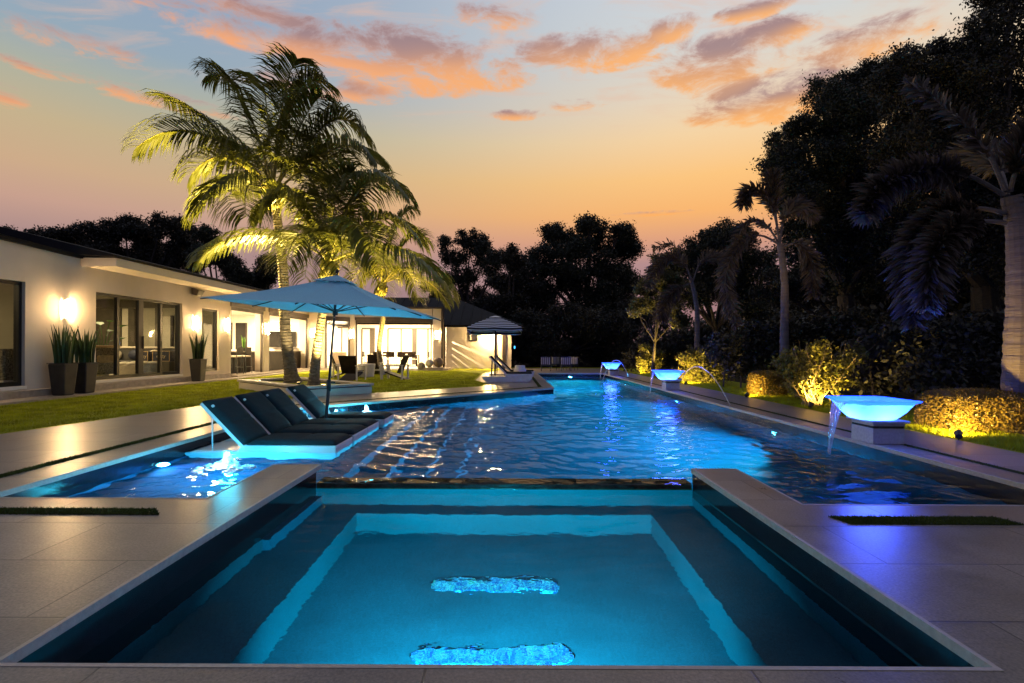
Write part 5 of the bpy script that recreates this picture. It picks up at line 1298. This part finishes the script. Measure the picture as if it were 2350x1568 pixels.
# shrubs and clipped hedges in the bed
def shrub(label, D, bx, blobs, ncl, leaf, spread, mat, seed, stems=10, name='garden_shrub', dy=.25, shell=.35, twig='twig'):
    bl = px_blobs(D, blobs, dy); X = (bx-1170)*D/FPX
    t = thing(name, label, 'shrub', (X, D, -.03), 'shrubs in the bed beside the pool path')
    q = MB(); rd = random.Random(seed)
    for k in range(stems):
        b = bl[k % len(bl)]; e = Vector(b[:3]) + Vector((rd.uniform(-1, 1), rd.uniform(-1, 1), rd.uniform(-.6, .8)))*b[3]*.8
        s_ = Vector((X + rd.uniform(-.18, .18), D + rd.uniform(-.15, .15), -.03)); m_ = s_.lerp(e, .5) + Vector((rd.uniform(-.12, .12), rd.uniform(-.12, .12), .06))
        q.tube([s_, m_, e], [.020, .014, .004], 5)
        for j in range(3): q.tube([m_.lerp(e, .3*j), e + Vector((rd.uniform(-.3, .3), rd.uniform(-.3, .3), rd.uniform(-.1, .3)))], [.008, .003], 4)
    q.build('stems', M[twig], t); leaf_cloud('foliage', M[mat], t, bl, ncl, 8, leaf, spread, seed, shell); return t
shrub('open branching shrub lit yellow from below, beside the large bowl', 11.0, 1860, [(1830, 850, 36), (1870, 830, 38), (1910, 850, 36), (1840, 890, 30), (1890, 885, 32), (1950, 830, 30), (1930, 870, 26), (1800, 840, 22), (1880, 800, 24), (1965, 815, 22), (1815, 815, 20)], 620, .085, .075, 'shrub', 51, 26)
shrub('bushy yellow-lit shrub behind the middle bowl', 18.6, 1600, [(1590, 840, 24), (1565, 860, 20), (1615, 850, 26), (1640, 835, 22), (1600, 815, 20), (1630, 870, 20), (1575, 825, 18), (1590, 870, 18), (1655, 860, 20)], 900, .085, .08, 'shrub', 52, 14)
shrub('rounded yellow-lit shrub near the farthest bowl', 26, 1483, [(1478, 830, 16), (1490, 815, 16), (1505, 835, 16), (1475, 845, 12), (1495, 848, 13), (1480, 800, 12), (1510, 815, 12)], 700, .10, .08, 'shrub', 53, 10)
def hedge(label, x0, x1, y0, y1, z1, n, seed, leaf=.055):
    r = np.random.default_rng(seed); t = thing('clipped_hedge', label, 'hedge', ((x0+x1)/2, (y0+y1)/2, -.03), 'clipped hedges lit from below')
    c = np.array([x0, y0, .05]) + np.array([x1-x0, y1-y0, z1-.05])*r.random((n, 3))
    f = r.integers(0, 4, n); m = r.random(n) < .7
    c[m & (f == 0), 0] = x0; c[m & (f == 1), 0] = x1; c[m & (f == 2), 1] = y0; c[m & (f == 3), 2] = z1
    c += r.normal(0, .022, c.shape)
    w_ = np.sin(c[:, 0]*7+seed)*np.sin(c[:, 1]*6+1)*.05 + np.sin(c[:, 0]*13)*np.sin(c[:, 2]*11+2)*.03; c[:, 2] += w_*(c[:, 2] > z1*.5)*1.3; c[:, 1] += w_; mid = np.array([(x0+x1)/2, (y0+y1)/2, 0]); e_ = np.abs(c-mid)/np.array([(x1-x0)/2, (y1-y0)/2, z1]); rr_ = (e_[:, 0]**5+e_[:, 1]**5+e_[:, 2]**5)**.2; k_ = np.where(rr_ > 1, 1/rr_, 1)[:, None]; c = mid + (c-mid)*k_
    a = r.normal(size=(n, 3)) + np.array([0, 0, .5]); a /= np.linalg.norm(a, axis=1)[:, None]; b = np.cross(a, r.normal(size=(n, 3))); b /= np.linalg.norm(b, axis=1)[:, None]; s = leaf*(.6+.8*r.random(n))[:, None]
    V = np.stack([c, c+a*s*.5+b*s*.25, c+a*s, c+a*s*.5-b*s*.25], 1).reshape(-1, 3); mesh_object('foliage', V, np.arange(4*n).reshape(-1, 4), M['hedge'], parent=t)
    q = MB()
    for k in range(14): q.tube([(r.uniform(x0+.1, x1-.1), r.uniform(y0+.1, y1-.1), -.03), (r.uniform(x0+.05, x1-.05), r.uniform(y0+.05, y1-.05), z1*.9)], [.012, .004], 5)
    q.build('stems', M['twig'], t)
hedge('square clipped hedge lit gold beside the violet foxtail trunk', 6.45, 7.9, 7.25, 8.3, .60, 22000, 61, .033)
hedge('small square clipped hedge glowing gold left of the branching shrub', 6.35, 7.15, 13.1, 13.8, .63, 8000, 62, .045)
# unlit bank of shrubs behind
def bank(label, D, lst, ncl, seed, leaf=.12):
    bl = px_blobs(D, lst, .6); t = thing('garden_shrub', label, 'shrub', (bl[0][0], D, -.05), 'shrubs in the bed beside the pool path')
    q = MB(); rd = random.Random(seed)
    for b in bl: q.tube([(b[0], b[1], -.05), (b[0]+rd.uniform(-.2, .2), b[1], b[2])], [.03, .01], 5)
    q.tube([(b[0], b[1], -.06) for b in sorted(bl)], .03, 5)
    q.build('stems', M['bark'], t); leaf_cloud('foliage', M['tree_b'], t, bl, ncl, 10, leaf, .15, seed, .35)
bank('dark unlit bank of shrubs behind the large bowl', 10.8, [(2060, 830, 60), (2130, 850, 60), (2200, 840, 65), (2280, 850, 70), (2340, 840, 70), (2100, 770, 50), (2180, 780, 60), (2260, 770, 60), (2020, 870, 45), (2330, 760, 60), (2010, 800, 45)], 2300, 71)
bank('dark unlit shrubs between the slim violet trunk and the lit branching shrub', 16.0, [(1760, 810, 50), (1700, 830, 40), (1820, 780, 50), (1890, 770, 50), (1950, 760, 55), (2020, 770, 50), (1660, 800, 40), (1740, 770, 40), (1840, 820, 40)], 2300, 72)
bank('dark unlit shrubs behind the yellow-lit shrubs near the far bowl', 27.5, [(1560, 790, 40), (1620, 780, 40), (1530, 820, 30), (1670, 770, 40), (1490, 790, 26), (1450, 830, 22), (1590, 820, 34), (1690, 810, 36)], 1700, 73, .16)

# landscape uplights (fixtures + lamps)
def uplight(loc, aim, power, label, cone=95, col=YEL, r=.04, group='ground uplights in the planting'):
    loc = Vector(loc); n = (Vector(aim)-loc).normalized()
    t = thing('ground_uplight', label, 'uplight', tuple(loc), group)
    q = MB(); q.tube([loc - n*.10, loc], [r*1.0, r*1.25], 12); q.tube([loc - n*.08, Vector((loc.x, loc.y, loc.z-.14))], .010, 6); q.build('housing', M['black'], t)
    q = MB(); q.tube([loc+n*.001, loc+n*.004], [r, r], 12); q.build('lens', M['lens_y'], t)
    lamp('SPOT', 'uplight_lamp', tuple(loc + n*.03), col, power, .03, tuple(loc+n), cone, .7)
p = at_z(1825, 925, .05)
uplight((6.25, 10.6, .10), (6.85, 11.1, .8), 420, 'small uplight at the foot of the branching shrub', 110)
uplight((6.05, 13.0, .08), (6.7, 13.4, .4), 200, 'small uplight on the lawn beside the small clipped hedge', 110)
uplight((6.12, 6.98, .08), (6.6, 7.6, .40), 420, 'small uplight on the lawn beside the big clipped hedge', 110)
uplight((6.1, 17.7, .08), (6.9, 18.6, .8), 600, 'small uplight at the foot of the bushy shrub', 110)
uplight((6.4, 25.2, .08), (7.1, 26, .8), 500, 'small uplight at the foot of the rounded shrub', 110)
uplight((6.8, 23.0, .08), (6.6, 23.6, 3.2), 1300, 'small uplight at the foot of the small light green tree', 60)
# palms in the planter
uplight((-6.0, 15.75, .22), c1 + Vector((.3, .2, .3)), 5000, 'bright uplight in the planter below the tallest palm', 62, (1, .72, .20), .05)
uplight((-7.5, 15.3, .22), c1 + Vector((-.9, -.6, .5)), 20000, 'bright uplight in the planter corner beside the tall palm', 58, (1, .72, .20), .05)
uplight((-6.0, 14.55, .22), (-6.55, 15.2, 3.2), 700, 'bright uplight close to the foot of the tallest palm', 50, (1, .74, .32), .04)
uplight((-5.0, 13.75, .22), c2 + Vector((.3, -.4, 0)), 4200, 'bright uplight in the planter below the leaning palm', 85, (1, .72, .20), .05)
uplight((-6.0, 13.5, .22), c2 + Vector((-.6, -.3, 0)), 2100, 'bright uplight in the planter front corner', 80, (1, .72, .20), .05)
uplight((-5.2, 22.7, .10), c3 + Vector((.2, -.3, 0)), 5200, 'bright uplight on the lawn by the slender palm', 80, (1, .66, .14), .05)
# small amber lantern glimpsed through the far shrubs
p = at_y(1660, 784, 30); la = thing('amber_lantern', 'tiny amber lantern glimpsed through the dark shrubs', 'lantern', tuple(p))
q = MB(); q.lathe([(.02, -.03), (.10, -.01), (.10, .02), (.02, .05)], tuple(p), 12); q.build('lens', M['amber_lens'], la); q = MB(); q.tube([(p.x+.18, p.y, 0), (p.x+.18, p.y, p.z+.5), (p.x, p.y, p.z+.05)], .02, 6); q.build('post', M['bronze'], la)

# ================================================================== SKY
W = bpy.data.worlds.new('World'); S.world = W; W.use_nodes = True
nt = W.node_tree; N, L = nt.nodes, nt.links; N.clear()
out = N.new('ShaderNodeOutputWorld'); bg = N.new('ShaderNodeBackground'); L.new(bg.outputs[0], out.inputs[0])
tc = N.new('ShaderNodeTexCoord'); G = tc.outputs['Generated']
def math_(op, a, b=None, c=None, clamp=False):
    n = N.new('ShaderNodeMath'); n.operation = op; n.use_clamp = clamp
    for i, v in enumerate((a, b, c)):
        if v is None: continue
        if isinstance(v, (int, float)): n.inputs[i].default_value = v
        else: L.new(v, n.inputs[i])
    return n.outputs[0]
sx = N.new('ShaderNodeSeparateXYZ'); L.new(G, sx.inputs[0]); gx, gy, gz = sx.outputs
az = math_('ARCTAN2', gx, gy); el = math_('ARCSINE', math_('MINIMUM', math_('MAXIMUM', gz, -1.0), 1.0))
def srgb(r, g, b): return tuple(((c/255+.055)/1.055)**2.4 if c/255 > .04045 else c/255/12.92 for c in (r, g, b))
def elang(x, y):
    v = ray(x, y); return math.atan2(v.x, v.y), math.asin(v.z/v.length)
def sky_ramp(stops): 
    m = math_('MULTIPLY', el, 1/1.2, clamp=True)
    return ramp(nt, m, [(e/1.2, srgb(*c)) for e, c in stops]).outputs[0]
left = sky_ramp([(0.0, (150, 125, 130)), (.16, (172, 140, 138)), (.21, (200, 160, 142)), (.26, (206, 172, 138)), (.32, (198, 178, 142)), (.38, (176, 178, 160)), (.44, (150, 170, 185)), (.52, (146, 166, 190)), (.62, (138, 160, 186)), (1.2, (70, 95, 140))])
right = sky_ramp([(0.0, (150, 110, 115)), (.16, (180, 140, 140)), (.20, (222, 160, 128)), (.25, (250, 182, 112)), (.31, (253, 198, 128)), (.38, (246, 212, 165)), (.44, (232, 214, 190)), (.52, (212, 214, 212)), (.62, (205, 212, 220)), (1.2, (100, 125, 165))])
wgt = N.new('ShaderNodeMapRange'); wgt.interpolation_type = 'SMOOTHSTEP'; wgt.inputs[1].default_value = -.62; wgt.inputs[2].default_value = .42; L.new(az, wgt.inputs[0])
base = N.new('ShaderNodeMixRGB'); L.new(wgt.outputs[0], base.inputs[0]); L.new(left, base.inputs[1]); L.new(right, base.inputs[2])
# far side of the sky (behind the viewer) falls off to dusk blue
bk = N.new('ShaderNodeMapRange'); bk.interpolation_type = 'SMOOTHSTEP'; bk.inputs[1].default_value = -.5; bk.inputs[2].default_value = .45; bk.inputs[3].default_value = 1; bk.inputs[4].default_value = 0; L.new(gy, bk.inputs[0])
base2 = N.new('ShaderNodeMixRGB'); L.new(bk.outputs[0], base2.inputs[0]); L.new(base.outputs[0], base2.inputs[1]); base2.inputs[2].default_value = (*srgb(100, 105, 140), 1)
# clouds: banks placed by compass bearing and height, broken up with noise on a flat cloud layer
inv = math_('DIVIDE', 1.0, math_('MAXIMUM', gz, .03))
pv = N.new('ShaderNodeCombineXYZ'); L.new(math_('MULTIPLY', gx, inv), pv.inputs[0]); L.new(math_('MULTIPLY', gy, inv), pv.inputs[1])
cn = N.new('ShaderNodeTexNoise'); cn.inputs['Scale'].default_value = 4.8; cn.inputs['Detail'].default_value = 12; cn.inputs['Roughness'].default_value = .68; cn.inputs['Distortion'].default_value = .35; L.new(pv.outputs[0], cn.inputs['Vector'])
cn2 = N.new('ShaderNodeTexNoise'); cn2.inputs['Scale'].default_value = 1.6; cn2.inputs['Detail'].default_value = 3; L.new(pv.outputs[0], cn2.inputs['Vector'])
BANK = [(600, 78, 240, 36, .85), (960, 140, 250, 62, 1.15), (1390, 108, 150, 46, 1.1), (1650, 150, 145, 58, 1.15), (1740, 235, 170, 42, .9), (1800, 68, 90, 28, 1.0), (1990, 92, 150, 38, .95), (1730, 22, 90, 20, .95), (170, 98, 190, 26, .45), (300, 212, 230, 18, .8), (770, 205, 140, 22, 1.0), (1190, 264, 60, 11, .95), (1555, 62, 50, 26, .85), (550, 12, 150, 20, .8), (1880, 215, 130, 60, .7), (15, 220, 50, 24, .7), (1500, 490, 90, 5, .8), (1100, 40, 130, 30, .55), (1340, 240, 90, 14, .55)]
accw = accv = None
for x, y, rx, ry, amp in BANK:
    rx, ry = rx*1.2, ry*1.25; a0, e0 = elang(x, y); a1, _ = elang(x+rx, y); _, e1 = elang(x, y-ry); ra, re = (a1-a0)*1.15, (e1-e0)*1.25
    u = math_('MULTIPLY', math_('SUBTRACT', az, a0), 1/ra); v = math_('MULTIPLY', math_('SUBTRACT', el, e0), 1/re)
    w_ = math_('MULTIPLY', math_('MAXIMUM', math_('SUBTRACT', 1.0, math_('ADD', math_('MULTIPLY', u, u), math_('MULTIPLY', v, v))), 0.0), amp)
    wv = math_('MULTIPLY', w_, v)
    accw = w_ if accw is None else math_('ADD', accw, w_); accv = wv if accv is None else math_('ADD', accv, wv)
vloc = math_('DIVIDE', accv, math_('MAXIMUM', accw, .02))
nn_ = math_('SUBTRACT', cn.outputs['Fac'], .5)
dens = math_('ADD', math_('MULTIPLY', math_('MINIMUM', accw, 1.0), 1.35), math_('MULTIPLY', nn_, 6.5))
dens = math_('MULTIPLY', dens, math_('MINIMUM', math_('MULTIPLY', accw, 3.0), 1.0))
cov = N.new('ShaderNodeMapRange'); cov.interpolation_type = 'SMOOTHSTEP'; cov.inputs[1].default_value = .08; cov.inputs[2].default_value = 1.55; L.new(dens, cov.inputs[0])
# lower sides glow, tops stay mauve
low = N.new('ShaderNodeMapRange'); low.interpolation_type = 'SMOOTHSTEP'; low.inputs[1].default_value = .6; low.inputs[2].default_value = -.6
L.new(math_('ADD', vloc, math_('MULTIPLY', math_('SUBTRACT', cn2.outputs['Fac'], .5), 1.4)), low.inputs[0])
thick = N.new('ShaderNodeMapRange'); thick.inputs[1].default_value = .3; thick.inputs[2].default_value = 1.6; L.new(dens, thick.inputs[0])
mauve = N.new('ShaderNodeMixRGB'); L.new(thick.outputs[0], mauve.inputs[0]); mauve.inputs[1].default_value = (*srgb(206, 168, 160), 1); mauve.inputs[2].default_value = (*srgb(160, 128, 130), 1)
glow = N.new('ShaderNodeMixRGB'); L.new(wgt.outputs[0], glow.inputs[0]); glow.inputs[1].default_value = (*srgb(250, 170, 115), 1); glow.inputs[2].default_value = (*srgb(255, 178, 100), 1)
cc = N.new('ShaderNodeMixRGB'); L.new(low.outputs[0], cc.inputs[0]); L.new(mauve.outputs[0], cc.inputs[1]); L.new(glow.outputs[0], cc.inputs[2])
vm = N.new('ShaderNodeMapping'); vm.inputs['Scale'].default_value = (1.1, 3.2, 1); vm.inputs['Rotation'].default_value = (0, 0, .25); L.new(pv.outputs[0], vm.inputs['Vector'])
vn = N.new('ShaderNodeTexNoise'); vn.inputs['Scale'].default_value = 2.6; vn.inputs['Detail'].default_value = 10; vn.inputs['Roughness'].default_value = .6; vn.inputs['Distortion'].default_value = .6; L.new(vm.outputs[0], vn.inputs['Vector'])
vh = N.new('ShaderNodeMapRange'); vh.interpolation_type = 'SMOOTHSTEP'; vh.inputs[1].default_value = .36; vh.inputs[2].default_value = .50; L.new(el, vh.inputs[0])
vv = N.new('ShaderNodeMapRange'); vv.interpolation_type = 'SMOOTHSTEP'; vv.inputs[1].default_value = .48; vv.inputs[2].default_value = .72; vv.inputs[4].default_value = .55; L.new(vn.outputs['Fac'], vv.inputs[0])
veil = math_('MULTIPLY', vv.outputs[0], vh.outputs[0])
sky0 = N.new('ShaderNodeMixRGB'); L.new(veil, sky0.inputs[0]); L.new(base2.outputs[0], sky0.inputs[1]); sky0.inputs[2].default_value = (*srgb(232, 186, 160), 1)
base2 = sky0
sky = N.new('ShaderNodeMixRGB'); L.new(math_('MULTIPLY', cov.outputs[0], .9), sky.inputs[0]); L.new(base2.outputs[0], sky.inputs[1]); L.new(cc.outputs[0], sky.inputs[2])
L.new(sky.outputs[0], bg.inputs[0]); bg.inputs[1].default_value = 1.0
W.cycles.sampling_method = 'MANUAL'; W.cycles.sample_map_resolution = 512
# the last of the sun, already at the horizon
sd = bpy.data.lights.new('sun', 'SUN'); sd.energy = .06; sd.angle = math.radians(10); sd.color = (1, .62, .36)
so = bpy.data.objects.new('sun', sd); COL.objects.link(so); so.rotation_euler = Vector((-.36, -.93, -.07)).to_track_quat('-Z', 'Y').to_euler()

# ================================================================== CAMERA + RENDER
cd = bpy.data.cameras.new('camera'); cam = bpy.data.objects.new('camera', cd); COL.objects.link(cam); S.camera = cam
cd.sensor_width = 36; cd.lens = 18.0; cd.shift_x = 5/2350; cd.shift_y = 17/2350; cd.clip_end = 2000; cd.clip_start = .05
cam.matrix_world = Matrix.Translation((0, 0, EYE)) @ Matrix.Rotation(PI/2, 4, 'X') @ Matrix.Rotation(ROLL, 4, 'Z')
S.view_settings.view_transform = 'Standard'; S.view_settings.look = 'None'; S.view_settings.exposure = 0; S.view_settings.gamma = 1
S.render.engine = 'CYCLES'
cy = S.cycles; cy.use_denoising = True; cy.max_bounces = 10; cy.diffuse_bounces = 4; cy.glossy_bounces = 4; cy.transmission_bounces = 8; cy.transparent_max_bounces = 16
cy.caustics_refractive = True; cy.caustics_reflective = False; cy.blur_glossy = 1.0; cy.sample_clamp_indirect = 6.0; cy.use_light_tree = True
